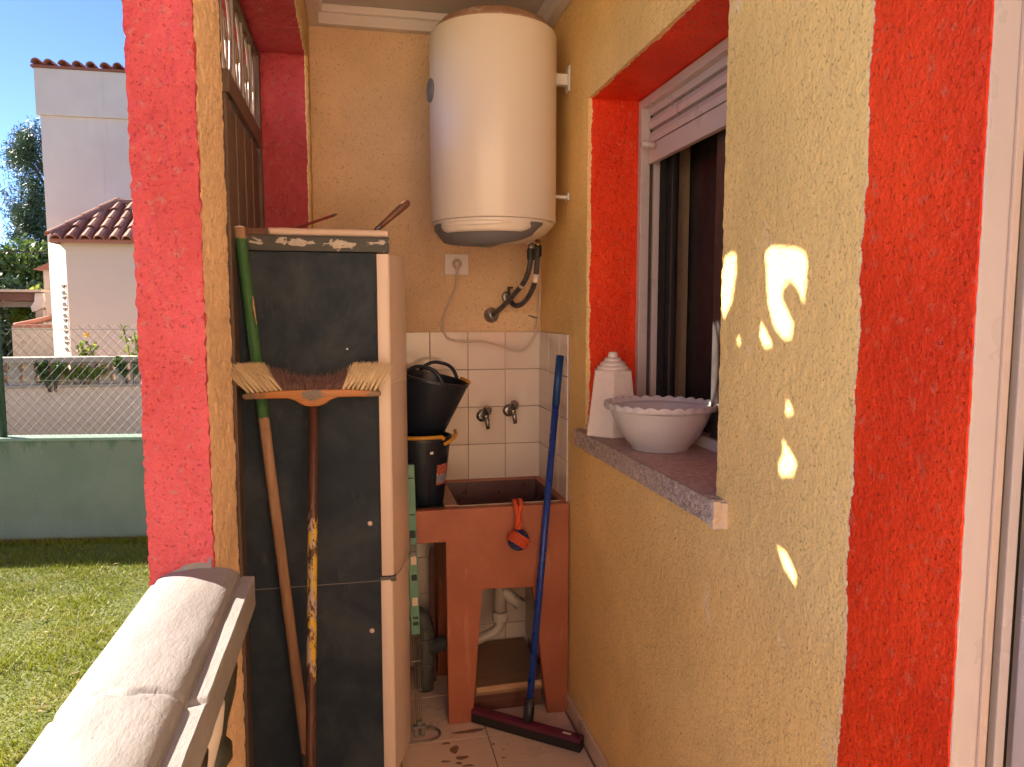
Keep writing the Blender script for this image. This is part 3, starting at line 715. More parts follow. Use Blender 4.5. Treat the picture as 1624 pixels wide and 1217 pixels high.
mk('handle', lathe([(.006, .012), (.0085, .014), (.0095, .03), (.0105, .06), (.0125, .10), (.0130, .125), (.0105, L_ - .006), (.005, L_)], tuple(d0), 16, tuple(dv)), 'varnished_brown', tl, smooth=True)
mk('ferrule', lathe([(.0075, -.004), (.0085, .0), (.0085, .018), (.0078, .020)], tuple(d0), 14, tuple(dv)), 'file_steel', tl, smooth=True)
mk('blade', join(tube([tuple(d0), tuple(d0 - dv * .020), (.02, 2.50, 1.8235), (-.14, 2.52, 1.8225)], [.005, .006, .0055, .004], 8)), 'file_steel', tl)
rs = thing('screwdriver', 'small red tool pointing up behind the refrigerator top', 'hand tool', (-.13, 2.60, 1.818))
mk('shaft', tube([(-.24, 2.60, 1.840), (-.065, 2.60, 1.905)], .0045, 8), 'red_plastic', rs)
mk('tip', tube([(-.065, 2.60, 1.905), (-.050, 2.60, 1.9105)], [.0055, .002], 8), 'file_steel', rs)
mk('handle', tube([(-.30, 2.60, 1.8305), (-.235, 2.60, 1.842)], [.0125, .010], 10), 'red_plastic', rs)

# ================================================================== GREEN POLE and BROOM
gp = thing('wooden_pole', 'wooden pole with peeling green painted top leaning on the refrigerator side', 'pole', (-.156, 2.31, 0))
mk('shaft', tube([(-.332, 2.381, 1.834), (-.3314, 2.3808, 1.828), (-.156, 2.310, .0)][::-1], [.0160, .0172, .0172], 16), 'pole_wood', gp, smooth=True)
mk('end_cap', lathe([(.0165, 0), (.015, .004), (.008, .006)], (-.3321, 2.3811, 1.8335), 16, (-.1, .1, .99)), 'ceramic_plain', gp, smooth=True)
mk('ferrule', tube([(-.1752, 2.3178, .20), (-.1561, 2.310, .001)], .0190, 16), 'file_steel', gp, smooth=True)
mk('splinter', tube([(-.2975, 2.361, 1.632), (-.2955, 2.358, 1.60), (-.2880, 2.352, 1.545)], [.0008, .0035, .0008], 6), 'plywood_edge', gp)
br = thing('broom', 'upturned broom with orange wooden head and straw bristles, rusty handle', 'broom', (-.150, 2.06, 0))
BD = -.042
def hz(Z): t = Z / 1.33; return np.array((-.154 + .029 * t, 2.03 + .275 * t, Z))
mk('handle', tube([hz(z) for z in (.001, .3, .7, 1.0, 1.322)], .0142, 16), 'rusty_handle', br, smooth=True)
cxh = -.126
half = [(0, 1.302), (.020, 1.303), (.034, 1.309), (.052, 1.321), (.072, 1.328), (.11, 1.3285), (.17, 1.3275), (.194, 1.3275), (.201, 1.333), (.200, 1.341), (.192, 1.345), (.10, 1.3515), (0, 1.3525)]
hp = [(cxh + x, z) for x, z in half] + [(cxh - x, z) for x, z in half[-2:0:-1]]
hd = mk('head', prism(hp, 2.282, 2.333, 'y'), 'broom_wood', br, bevel=.005, seg=3, auto=40)
def hairs(n, fx, fz, r0, mat, nm, seed):
    rr = random.Random(seed); V = []; F = []
    for i in range(n):
        b, dirv, ln = fx(rr); b = np.array(b); dirv = np.array(dirv) / np.linalg.norm(dirv)
        s = np.cross(dirv, (rr.uniform(-1, 1), rr.uniform(-.2, .2) - 1, rr.uniform(-1, 1))); s /= np.linalg.norm(s); k = len(V); wv = np.array((rr.gauss(0, fz), rr.gauss(0, fz * .7), rr.gauss(0, fz * .4)))
        for t, wq in ((0, 1), (.45, .9), (1, .35)):
            p = b + dirv * ln * t + wv * t * t; V += [p - s * r0 * wq, p + s * r0 * wq]
        F += [(k, k + 1, k + 3, k + 2), (k + 2, k + 3, k + 5, k + 4)]
    return stuff(mk(nm, (V, F), mat, br))
def tufts(x0, x1, lean, nt_, ztop):
    def f(rr):
        k = rr.randrange(nt_); u = (k + .5) / nt_; row = rr.choice((2.291, 2.302, 2.314, 2.325))
        x = cxh + x0 + (x1 - x0) * u; sp = rr.gauss(0, 1)
        zt = ztop + rr.uniform(-.018, .006); top = x + lean * (zt - 1.345) + sp * .0042 + (k % 3 - 1) * .003
        b = (x + sp * .0010, row + rr.gauss(0, .0015), 1.345); e = (top, row + (row - 2.308) * .5 + .010 + rr.gauss(0, .003), zt)
        d = np.array(e) - np.array(b); return b, d, np.linalg.norm(d)
    return f
hairs(2600, tufts(-.190, -.078, -.80, 8, 1.428), .0045, .00075, 'bristle_straw', 'straw_bristles', 1)
hairs(2600, tufts(.078, .188, .55, 8, 1.425), .005, .00075, 'bristle_straw', 'straw_bristles', 2)
def mid(rr):
    x = rr.uniform(-.092, .088); row = rr.uniform(2.287, 2.327); zt = 1.384 + .048 * min(1, abs(x) / .105) ** 2.0 + rr.uniform(-.012, .007)
    b = (cxh + x, row, 1.348); e = (cxh + x + x * .5 + rr.gauss(0, .014), row + .012 + rr.gauss(0, .004), zt); d = np.array(e) - np.array(b); return b, d, np.linalg.norm(d)
hairs(2400, mid, .014, .0007, 'bristle_brown', 'brown_bristles', 3)
def stray(rr):
    s = rr.choice((-1, 1)); x = s * rr.uniform(.12, .19); return (cxh + x, 2.305, 1.35), (s * rr.uniform(.5, 1.6), rr.uniform(-.2, .4), rr.uniform(.2, 1)), rr.uniform(.07, .115)
hairs(46, stray, .012, .0004, 'bristle_straw', 'stray_bristles', 4)

# ================================================================== WASHING SINK
SY = 2.723
sk = thing('washing_sink', 'terracotta painted concrete washing sink with tapering front legs', 'sink', (.50, 2.95, 0))
fp = [(.205, .846), (.801, .846), (.801, .0), (.719, .0), (.657, .522), (.459, .528), (.419, .0), (.326, .0), (.320, .722), (.205, .722)]
mk('front', prism(fp, SY, SY + .042, 'y'), 'sink_paint', sk, bevel=.004)
mk('side_panel', box(.322, .352, SY + .0425, 3.196, .50, .8455), 'sink_paint', sk)
mk('side_panel', box(.772, .8005, SY + .0425, 3.196, .50, .8455), 'sink_paint', sk)
mk('leg', prism([(3.196, 0), (3.196, .499), (3.02, .499), (3.12, 0)], .326, .372, 'x'), 'sink_paint', sk)
mk('leg', prism([(3.196, 0), (3.196, .499), (3.02, .499), (3.12, 0)], .750, .800, 'x'), 'sink_paint', sk)
mk('counter', box(.2055, .3215, SY + .0425, 3.196, .802, .8452), 'rubber_black', sk, bevel=.002)
mk('rim', box(.3222, .372, SY + .0426, 3.1575, .8457, .853), 'sink_rim', sk, bevel=.003)
mk('rim', box(.7718, .8004, SY + .0426, 3.1575, .8457, .8522), 'sink_paint', sk, bevel=.003)
mk('rim', box(.3222, .8004, 3.158, 3.1965, .8457, .8527), 'sink_paint', sk, bevel=.003)
# hollow basin
bx0, bx1, by0, by1, zt, zb = .3705, .7722, SY + .042, 3.1585, .8500, .60
b0 = [(bx0, by0, zt), (bx1, by0, zt), (bx1, by1, zt), (bx0, by1, zt)]; b1 = [(bx0 + .03, by0 + .05, zb), (bx1 - .03, by0 + .05, zb), (bx1 - .03, by1 - .03, zb - .01), (bx0 + .03, by1 - .03, zb - .01)]
b2 = [(p[0], p[1], p[2] - .03 if i > 3 else p[2]) for i, p in enumerate(b0)]
mk('basin', (b0 + b1, [(0, 1, 5, 4), (1, 2, 6, 5), (2, 3, 7, 6), (3, 0, 4, 7), (4, 5, 6, 7)]), 'basin_inside', sk)
mk('basin_shell', (b0 + [(p[0], p[1], .56) for p in b1], [(4, 5, 1, 0), (5, 6, 2, 1), (6, 7, 3, 2), (7, 4, 0, 3), (7, 6, 5, 4)]), 'concrete_grey', sk)
# drain
dr = thing('drain_pipe', 'dirty white plastic drain trap hanging under the sink', 'pipe', (.57, 2.95, .2))
mk('down_pipe', lathe([(.030, .565), (.030, .46), (.027, .455), (.027, .345)][::-1], (.571, 2.95, 0), 20), 'pvc_white', dr, smooth=True)
mk('nut', lathe([(.030, .30), (.034, .304), (.034, .335), (.030, .340)], (.571, 2.95, 0), 12), 'pvc_white', dr)
mk('branch', tube([(.571, 2.95, .44), (.612, 2.945, .405), (.655, 2.94, .368)], [.024, .024, .026], 16), 'pvc_white', dr, smooth=True)
mk('elbow', tube(spl([(.571, 2.95, .302), (.570, 2.95, .285), (.555, 2.95, .262), (.51, 2.955, .237), (.42, 2.97, .20), (.36, 2.98, .185)], 6), .021, 16), 'pvc_white', dr, smooth=True)
gpp = thing('waste_pipe', 'grey jointed waste pipe standing in the dark behind the refrigerator', 'pipe', (.262, 3.02, 0))
mk('upright', tube([(.262, 3.02, .001), (.262, 3.02, .10), (.264, 3.02, .19), (.264, 3.02, .26), (.252, 3.02, .31), (.22, 3.02, .335)], .036, 16), 'pvc_grey', gpp, smooth=True)
mk('tee', tube([(.264, 3.02, .17), (.33, 3.0, .20), (.37, 2.99, .205)], .030, 16), 'pvc_grey', gpp, smooth=True)
for z in (.10, .21, .25): mk('collar', lathe([(.037, 0), (.040, .003), (.040, .016), (.037, .019)], (.263, 3.02, z), 18), 'pvc_grey', gpp)
# boards under the sink
tag(mk('red_box', box(.43, .712, 2.795, 3.10, .001, .073), 'redwood', bevel=.003), 'dark red wooden box on the floor under the sink', 'box')
tag(mk('board', rotz(box(.438, .730, 2.782, 3.17, .0735, .088), R(1), (.58, 2.9)), 'plywood_top', bevel=.002), 'thin brown board lying on the red box under the sink', 'board')
pb = thing('plywood_board', 'plywood board with pale raw edge, uppermost under the sink', 'board', (.58, 2.98, .0885))
mk('edge', rotz(box(.438, .732, 2.778, 2.782, .0888, .110), R(2), (.58, 2.9)), 'plywood_edge', pb)
mk('panel', rotz(box(.438, .732, 2.7823, 3.18, .0888, .1105), R(2), (.58, 2.9)), 'plywood_top', pb)
tag(mk('white_panel', prism([(2.82, .50), (3.19, .50), (3.19, .13), (2.90, .13)], .735, .748, 'x'), 'pvc_white', bevel=.002), 'white sheet leaning inside against the right sink leg', 'panel')
tag(mk('pointed_slat', prism([(.292, .002), (.314, .002), (.314, .57), (.303, .605), (.292, .57)], 3.07, 3.085, 'y'), 'redwood', bevel=.002), 'reddish pointed slat standing against the tiles beneath the counter', 'slat')

# ================================================================== BUCKETS
def bucket_vf(rb, rt, h, th=.004, lip=.006):
    return [(.001, 0), (rb - .004, 0), (rb, .005), (rt, h - .012), (rt + lip, h - .010), (rt + lip, h), (rt - th, h), (rb - th, .008), (.001, .008)]
bk = thing('bucket', 'black builders bucket with yellow handle standing on the sink counter', 'bucket', (.248, 2.858, .846))
BC = (.246, 2.872)
mk('tub', lathe(bucket_vf(.084, .112, .262), (BC[0], BC[1], .8465), 40, caps=False), 'bucket_black', bk, smooth=False, auto=40)
mk('handle', tube(spl([(BC[0] - .112, BC[1], 1.105), (BC[0] - .08, BC[1] - .085, 1.112), (BC[0], BC[1] - .122, 1.116), (BC[0] + .065, BC[1] - .103, 1.114), (BC[0] + .075, BC[1] - .094, 1.106)], 6), [.0075] * 25, 8), 'bucket_yellow', bk, smooth=True)
mk('grip', tube(spl([(BC[0] + .076, BC[1] - .098, 1.085), (BC[0] + .10, BC[1] - .085, 1.095), (BC[0] + .128, BC[1] - .045, 1.112), (BC[0] + .131, BC[1] - .01, 1.123)], 5), .0075, 8), 'bucket_yellow', bk, smooth=True)
def label_patch(a0, a1, z0, z1):
    V = []; F = []
    for k in range(9):
        a = R(a0 + (a1 - a0) * k / 8)
        for z in (z0, z1):
            r_ = .084 + .028 * (z - .8515) / .2455 + .0012; V.append((BC[0] + r_ * math.cos(a), BC[1] + r_ * math.sin(a), z))
    return V, [(2 * k, 2 * k + 2, 2 * k + 3, 2 * k + 1) for k in range(8)]
mk('label', label_patch(-60, -12, .925, 1.005), 'bucket_label', bk, smooth=True)
mk('paint_splash', label_patch(-78, -71, 1.050, 1.060), 'ceramic_plain', bk)
ub = thing('rubber_basket', 'black flexible basket with loop handles tilted on top of the lower bucket', 'basket', (.26, 2.90, 1.11))
ax = Vector((.20, -.06, .96)).normalized(); base = Vector((.248, 2.905, 1.118))
mk('tub', lathe(bucket_vf(.088, .142, .222, .005, .004), tuple(base), 44, tuple(ax), caps=False), 'bucket_black', ub, auto=40)
q = Vector((0, 0, 1)).rotation_difference(ax)
def loop(ang, hgt, wd, lean=0):
    P = []
    for t in np.linspace(-1, 1, 17):
        a = R(ang) + t * wd; rr_ = .144 - lean * (1 - t * t); p = q @ Vector((rr_ * math.cos(a), rr_ * math.sin(a), .212 + hgt * (1 - abs(t) ** 3))); P.append(tuple(base + p))
    return P
mk('handle', tube(loop(-112, .052, .60, .02), .0075, 8), 'bucket_black', ub, smooth=True)
mk('handle', tube(loop(72, .055, .60, .01), .0075, 8), 'bucket_black', ub, smooth=True)
mk('lip_patch', tube([tuple(base + q @ Vector((.146 * math.cos(a), .146 * math.sin(a), .224))) for a in np.linspace(R(2), R(30), 8)], .009, 8), 'bucket_yellow', ub, smooth=True)

# ================================================================== TAPS
def tap(x, z, tilt, label):
    t = thing('tap', label, 'tap', (x, YB - .01, z), 'taps above the washing sink')
    q_ = Matrix.Rotation(tilt, 3, 'Y')
    mk('escutcheon', lathe([(.028, 0), (.027, .006), (.020, .012), (.014, .014)], (x, YB - .0102, z), 24, (0, -1, 0)), 'chrome_dull', t, smooth=True)
    mk('body', tube([(x, YB - .02, z), (x + .004, YB - .075, z)], [.012, .013], 14), 'chrome_dull', t, smooth=True)
    u = q_ @ Vector((0, 0, 1)); c = Vector((x + .006, YB - .075, z + .002))
    mk('bonnet', lathe([(.013, -.008), (.014, .006), (.010, .012), (.010, .022)], tuple(c), 16, tuple(u)), 'chrome_dull', t, smooth=True)
    kn = (u + Vector((0, -.5, 0))).normalized()
    mk('knob', lathe([(.012, .018), (.0185, .022), (.019, .042), (.0165, .049), (.004, .0505)], tuple(c), 10, tuple(kn)), 'chrome_dull', t, auto=30)
    mk('spout', tube([tuple(c), tuple(c + Vector((.003, -.012, -.012))), (c.x + .006, c.y - .016, c.z - .05)], [.0105, .010, .0085], 12), 'chrome_dull', t, smooth=True)
    mk('screw', lathe([(.003, 0), (.003, .003)], (c.x - .002, c.y - .0135, c.z - .004), 8, (0, -1, 0)), 'zinc', t)
tap(.541, 1.132, R(6), 'left tap over the sink, nearer the buckets')
tap(.660, 1.152, R(4), 'right tap over the sink, nearer the wall corner')

# ================================================================== ROPE TOY
ty = thing('rope_ball', 'orange and blue rope ball hanging by its loop on the sink rim', 'rope toy', (.594, 2.70, .68))
BCc = Vector((.592, 2.690, .724))
mk('core', lathe([(.036 * math.sin(math.pi * k / 12) + .0005, -.036 * math.cos(math.pi * k / 12)) for k in range(13)], tuple(BCc), 20), 'rope_blue', ty, smooth=True)
def strand(axis_, off, rad, r_, mat, tw=0):
    A = Vector(axis_).normalized(); qq = Vector((0, 0, 1)).rotation_difference(A); P = []
    rr_ = math.sqrt(max(rad * rad - off * off, 1e-5))
    for k in range(33):
        a = 2 * math.pi * k / 32; p = qq @ Vector((rr_ * math.cos(a), rr_ * math.sin(a), off)); P.append(tuple(BCc + p))
    return mk('strand', tube(P, r_, 7, caps=False), mat, ty, smooth=True)
for k in range(5): strand((.55, .2, .8), -.016 + .008 * k, .0385, .0050, 'rope_orange')
for k in range(4): strand((-.75, .1, .65), .018 + .0062 * (k - 1.5), .0375, .0045, 'rope_blue')
for k in range(3): strand((.3, .75, -.5), -.012 + .009 * k, .0365, .0046, 'rope_blue')
def twist(c0, pts, ph, r_=.0052, am=.0048, turns=7):
    P = spl(pts, 10); o = []
    for i, p in enumerate(P):
        a = ph + turns * 2 * math.pi * i / len(P); o.append(p + np.array((math.cos(a) * am, math.sin(a) * am * .8, 0)))
    return tube(o, r_, 7)
for ph in (0, 2.1, 4.2):
    mk('cord', twist(0, [(.596, 2.694, .752), (.600, 2.698, .79), (.588, 2.702, .83), (.584, 2.707, .855), (.586, 2.735, .866), (.590, 2.770, .850)], ph), 'rope_orange', ty, smooth=True)
    mk('cord', twist(0, [(.592, 2.696, .755), (.588, 2.697, .79), (.600, 2.702, .83), (.606, 2.707, .857), (.606, 2.735, .867), (.602, 2.770, .850)], ph + 1), 'rope_orange', ty, smooth=True)

# ================================================================== FLOOR SQUEEGEE
sq = thing('floor_squeegee', 'floor squeegee with long blue handle and purple head leaning on the wall corner', 'squeegee', (.60, 2.60, 0))
a_, b_ = np.array((.610, 2.592, .075)), np.array((.782, 2.80, 1.415))
mk('handle', tube([a_, a_ + (b_ - a_) * .86], .0135, 16), 'pole_blue', sq, smooth=True)
mk('grip', tube([a_ + (b_ - a_) * .855, b_], .0150, 16), 'pole_blue_top', sq, smooth=True)
mk('collar', tube([a_ + (b_ - a_) * -.015, a_ + (b_ - a_) * .012, a_ + (b_ - a_) * .05], [.019, .0205, .018], 16), 'rubber_black', sq, smooth=True)
h0, h1 = np.array((.425, 2.735)), np.array((.776, 2.452)); hv = (h1 - h0) / np.linalg.norm(h1 - h0); hn = np.array((-hv[1], hv[0])); hm = (h0 + h1) / 2; hl = np.linalg.norm(h1 - h0) / 2
def along(poly):            # poly in (across, z) swept along the head
    V = []; n = len(poly)
    for s in (-hl, hl):
        for p in poly: V.append((hm[0] + hv[0] * s + hn[0] * p[0], hm[1] + hv[1] * s + hn[1] * p[0], p[1]))
    return V, [tuple(range(n)), tuple(range(2 * n - 1, n - 1, -1))] + [((i + 1) % n, i, n + i, n + (i + 1) % n) for i in range(n)]
mk('head', along([(-.024, .040), (.024, .040), (.020, .052), (.008, .058), (-.008, .058), (-.020, .052)][::-1]), 'squeegee_purple', sq, bevel=.002)
mk('rubber_blade', along([(-.021, .002), (.021, .002), (.022, .0395), (-.022, .0395)][::-1]), 'rubber_foam', sq, bevel=.004)
mk('socket', tube([(hm[0] + .002, hm[1], .055), tuple(a_ + (b_ - a_) * -.012)], [.018, .014], 16), 'squeegee_purple', sq, smooth=True)
sp = hm + hv * (hl - .055) - hn * .010
mk('price_sticker', rotz(box(sp[0] - .016, sp[0] + .016, sp[1] - .006, sp[1] + .006, .0585, .0592), math.atan2(hv[1], hv[0]), tuple(sp)), 'ceramic_plain', sq)

# ================================================================== CLOTHES AIRER
ra = thing('clothes_airer', 'folded clothes airer with mint green rail standing beside the refrigerator door', 'clothes airer', (.205, 2.68, 0))
def ap(z): t = z / 1.03; return .2065 - .020 * t, 2.672 + .02 * t
def slab(z0, z1, w_, th, dy=0, dx=0):
    V = []
    for z in (z0, z1):
        x, y = ap(z); V += [(x + dx - w_, y + dy - th, z), (x + dx + w_, y + dy - th, z), (x + dx + w_, y + dy + th, z), (x + dx - w_, y + dy + th, z)]
    return V, [(3, 2, 1, 0), (4, 5, 6, 7), (0, 1, 5, 4), (1, 2, 6, 5), (2, 3, 7, 6), (3, 0, 4, 7)]
rail = mk('rail', slab(.395, 1.03, .0165, .008), 'rack_green', ra, bevel=.003)
for z, h in ((.43, .014), (.455, .008), (.505, .03), (.60, .022), (.66, .03), (.76, .028), (.845, .004), (.98, .004)): mk('slot', slab(z, z + h, .010, .001, -.0085, .002), 'rack_slot' if h != .03 else 'cloth_pink', rail)
for dx in (-.012, -.004, .004, .012): mk('wire', tube([(ap(.40)[0] + dx, ap(.4)[1], .40), (ap(.03)[0] + dx * .8 + .002, ap(.03)[1], .04)], .0017, 6), 'wire_grey', ra)
for z in (.18, .29): mk('cross_wire', tube([(ap(z)[0] - .016, ap(z)[1] - .002, z), (ap(z)[0] + .017, ap(z)[1] - .002, z)], .0016, 6), 'wire_grey', ra)
mk('foot_clip', join(box(.186, .232, 2.662, 2.682, .034, .042), box(.190, .203, 2.660, 2.684, .004, .034), box(.214, .227, 2.660, 2.684, .004, .034), box(.2, .217, 2.664, 2.68, .042, .06)), 'clip_grey', ra, bevel=.0015)
mk('base_wire', tube(spl([(.10, 2.63, .006), (.20, 2.62, .007), (.27, 2.635, .007), (.285, 2.67, .008), (.262, 2.70, .012), (.23, 2.69, .02)], 6), .0042, 8), 'wire_grey', ra, smooth=True)
mk('pivot', join(slab(.70, .735, .016, .004, -.013, -.004), slab(.735, .765, .007, .004, -.013, -.012)), 'hinge_steel', ra, bevel=.002)
mk('pivot_cap', lathe([(.010, 0), (.010, .006), (.006, .008)], (.192, 2.668, .705), 12, (0, -1, 0)), 'clip_grey', ra, smooth=True)

# ================================================================== WATER HEATER
HX, HY, HR = .522, 2.812, .235
wh = thing('water_heater', 'large cream cylindrical water heater hanging high on the wall corner', 'water heater', (HX, HY, 1.83))
mk('tank', lathe([(HR - .010, 1.9135), (HR - .002, 1.9165), (HR, 1.922), (HR, 2.585), (HR - .003, 2.592)], (HX, HY, 0), 96), 'heater_enamel', wh, auto=35)
mk('top_dome', lathe([(HR - .004, 2.5925), (HR - .012, 2.602), (.20, 2.628), (.15, 2.652), (.08, 2.668), (.001, 2.672)], (HX, HY, 0), 64), 'heater_dome', wh, smooth=True)
mk('bottom_cap', lathe([(.001, 1.842), (.10, 1.846), (.16, 1.858), (.20, 1.880), (HR - .012, 1.905), (HR - .006, 1.9132)], (HX, HY, 0), 64), 'heater_enamel', wh, smooth=True)
# grey service cover, front left of the bottom cap
def cover(a0, a1, ri, prof_, n=28):
    V = []; F = []; m = len(prof_)
    for k in range(n + 1):
        a = R(a0 + (a1 - a0) * k / n); e = math.sin(math.pi * k / n) ** .45
        for r_, z in prof_: V.append((HX + r_ * math.cos(a), HY + r_ * math.sin(a), 1.905 + (z - 1.905) * (.35 + .65 * e)))
    for k in range(n):
        for j in range(m - 1): F.append((k * m + j, (k + 1) * m + j, (k + 1) * m + j + 1, k * m + j + 1))
    F += [tuple(range(m)), tuple(n * m + j for j in range(m - 1, -1, -1))]; return V, F
mk('service_cover', cover(-205, -48, 0, [(.05, 1.905), (.225, 1.904), (.222, 1.880), (.206, 1.852), (.190, 1.828), (.172, 1.822), (.05, 1.824)]), 'grey_plastic', wh, auto=50)
def front_lip(a0, a1):
    V = []; F = []; n = 26; pr = [(.231, 1.9128), (.2315, 1.9085), (.228, 1.895), (.227, 1.878), (.221, 1.867), (.214, 1.868)]; m = len(pr)
    for k in range(n + 1):
        a = R(a0 + (a1 - a0) * k / n); e = min(1, min(k, n - k) / 4) ** .6
        for r_, z in pr: V.append((HX + (r_ - (1 - e) * .01) * math.cos(a), HY + (r_ - (1 - e) * .01) * math.sin(a), 1.9128 + (z - 1.9128) * (.45 + .55 * e)))
    for k in range(n):
        for j in range(m - 1): F.append((k * m + j, k * m + j + 1, (k + 1) * m + j + 1, (k + 1) * m + j))
    return V, F
mk('front_lip', front_lip(-165, -58), 'heater_enamel', wh, smooth=True)
def recess():
    V = []; F = []; n = 24
    for k in range(n + 1):
        t = k / n; a = R(-150 + 66 * t); e = math.sin(math.pi * t) ** .7
        V += [(HX + .2335 * math.cos(a), HY + .2335 * math.sin(a), 1.8955 + .010 * e), (HX + (.2335 - .010 * e) * math.cos(a), HY + (.2335 - .010 * e) * math.sin(a), 1.8955 + .001 * e), (HX + .2325 * math.cos(a), HY + .2325 * math.sin(a), 1.8955 - .009 * e)]
        if k: F += [(3 * k - 3, 3 * k - 2, 3 * k + 1, 3 * k), (3 * k - 2, 3 * k - 1, 3 * k + 2, 3 * k + 1)]
    return V, F
mk('grip_recess', recess(), 'heater_enamel', wh, smooth=False)
mk('gauge', lathe([(.042, 0), (.041, .010), (.030, .014), (.002, .015)], (HX - HR + .004, HY - .02, 2.385), 28, (-1, -.1, 0)), 'grey_plastic', wh, smooth=True)
for z, w_ in ((2.455, .05), (2.02, .014)):
    b = mk('bracket', join(box(HX + HR - .02, XW - .005, 2.77, 2.80, z - w_ * .5, z + w_ * .3), prism([(XW - .012, z - w_), (XW - .004, z - w_), (XW - .004, z + w_), (XW - .012, z + w_ * .7)], 2.755, 2.80, 'y')), 'white_bracket', wh, bevel=.003)
mk('inlet', lathe([(.013, 1.815), (.013, 1.86)], (.690, 2.905, 0), 16), 'zinc', wh, smooth=True)
mk('outlet', lathe([(.013, 1.835), (.013, 1.872)], (.722, 2.925, 0), 16), 'brass', wh, smooth=True)
def hose(nm, lab, pts, mat='braided_hose', r_=.0108):
    t = thing(nm, lab, 'hose', pts[-1])
    mk('tube', tube(spl(pts, 8), r_, 12), mat, t, smooth=True)
    p0 = pts[0]; mk('nut', lathe([(.0155, -.045), (.0165, -.040), (.0165, -.008), (.0145, 0)], p0, 8), 'rubber_black', t)
    return t
ho = hose('water_hose', 'braided hose curving from the heater to the lower wall outlet', [(.690, 2.905, 1.835), (.689, 2.915, 1.78), (.680, 2.96, 1.715), (.650, 3.05, 1.655), (.615, 3.12, 1.605), (.588, 3.19, 1.573)])
mk('flange', lathe([(.033, 0), (.033, .004), (.022, .012), (.018, .022)], (.584, YB - .003, 1.572), 24, (0, -1, 0)), 'zinc', ho, smooth=True)
mk('clamp', lathe([(.0125, -.006), (.0125, .006)], (.671, 2.99, 1.692), 12, (.25, -.6, .65)), 'cable_white', ho)
hq = hose('water_hose', 'braided hose with white tag looping from the heater to the shut-off valve', [(.722, 2.925, 1.850), (.722, 2.935, 1.79), (.722, 2.96, 1.72), (.716, 3.02, 1.665), (.700, 3.08, 1.625), (.678, 3.115, 1.612), (.662, 3.14, 1.622), (.655, 3.165, 1.640)])
mk('tag', lathe([(.0128, -.018), (.0128, .018)], (.722, 2.958, 1.723), 14, (0, -.35, .94)), 'ceramic_plain', hq)
va = thing('shutoff_valve', 'small shut-off valve with black lever on the wall under the heater', 'valve', (.655, YB, 1.65))
mk('flange', lathe([(.026, 0), (.025, .006), (.016, .010)], (.655, YB - .003, 1.650), 20, (0, -1, 0)), 'zinc', va, smooth=True)
mk('body', tube([(.655, YB - .012, 1.650), (.655, YB - .055, 1.645)], .0135, 12), 'chrome_dull', va, smooth=True)
mk('lever', join(box(.649, .660, YB - .045, YB - .034, 1.660, 1.690), box(.649, .672, YB - .047, YB - .034, 1.686, 1.694)), 'rubber_black', va, bevel=.002)
# socket, plug and lead
so_ = thing('wall_socket', 'white square wall socket between the refrigerator and the heater hoses', 'socket', (.432, YB, 1.742))
mk('plate', box(.381, .484, YB - .013, YB - .001, 1.743, 1.832), 'socket_white', so_, bevel=.003)
mk('well', lathe([(.024, 0), (.024, .0012), (.021, .0012), (.019, -.006)], (.433, YB - .0128, 1.790), 28, (0, -1, 0)), 'cable_white', so_, smooth=False)
pl = thing('power_cable', 'cream power cable plugged into the wall socket and looping under the heater', 'cable', (.433, YB - .02, 1.42))
mk('plug', lathe([(.0185, 0), (.0185, .012), (.014, .026), (.007, .034)], (.433, YB - .0135, 1.790), 20, (0, -1, -.15)), 'cable_white', pl, smooth=True)
mk('lead', tube(spl([(.433, YB - .045, 1.785), (.430, YB - .05, 1.755), (.423, 3.182, 1.679), (.376, 3.185, 1.572), (.371, 3.185, 1.518), (.395, 3.18, 1.470), (.471, 3.18, 1.458), (.54, 3.18, 1.460), (.637, 3.17, 1.432), (.707, 3.165, 1.420), (.760, 3.165, 1.465), (.785, 3.17, 1.545), (.786, 3.15, 1.654), (.768, 3.08, 1.763), (.745, 2.99, 1.83), (.700, 2.90, 1.862), (.665, 2.87, 1.850)], 8), .0042, 8), 'cable_white', pl, smooth=True)
mk('wall_clip', join(tube([(.752, YB - .002, 1.570), (.772, YB - .03, 1.562), (.786, 3.168, 1.560)], .003, 6)), 'zinc', pl)

# ================================================================== WINDOW
wn = thing('window', 'white framed window with roller shutter half raised over dark glass', 'window', (1.03, 2.05, 1.165))
def frame_part(nm, x0, x1, y0, y1, z0, z1, mt='aluminium_white', b=.003, par=wn): return mk(nm, box(x0, x1, y0, y1, z0, z1), mt, par, bevel=b)
G0 = .993
frame_part('shutter_guide', G0, G0 + .034, 2.518, 2.547, 1.164, 2.318)
frame_part('shutter_guide', G0, G0 + .034, 1.553, 1.582, 1.164, 2.318)
frame_part('shutter_guide_inner', G0 + .050, G0 + .072, 2.516, 2.546, 1.164, 2.30)
frame_part('guide_groove', G0 + .034, G0 + .050, 2.530, 2.546, 1.166, 2.30, 'track_dirt', .001)
frame_part('head', G0 + .001, G0 + .06, 1.5822, 2.5178, 2.288, 2.3185)
zl = [2.288, 2.268, 2.224, 2.180, 2.160]
def slat(z0, z1, nm='slat', mt='aluminium_white'):
    P = [(G0 + .045, z0), (G0 + .029, z0 + .002), (G0 + .0265, (z0 + z1) / 2), (G0 + .034, z1 - .004), (G0 + .046, z1), (G0 + .047, z1), (G0 + .047, z0)]
    return mk(nm, prism(P, 1.584, 2.5165, 'y'), mt, wn)
sz = 2.318; tops = [(2.264, 2.3165), (2.216, 2.2605), (2.168, 2.2125)]
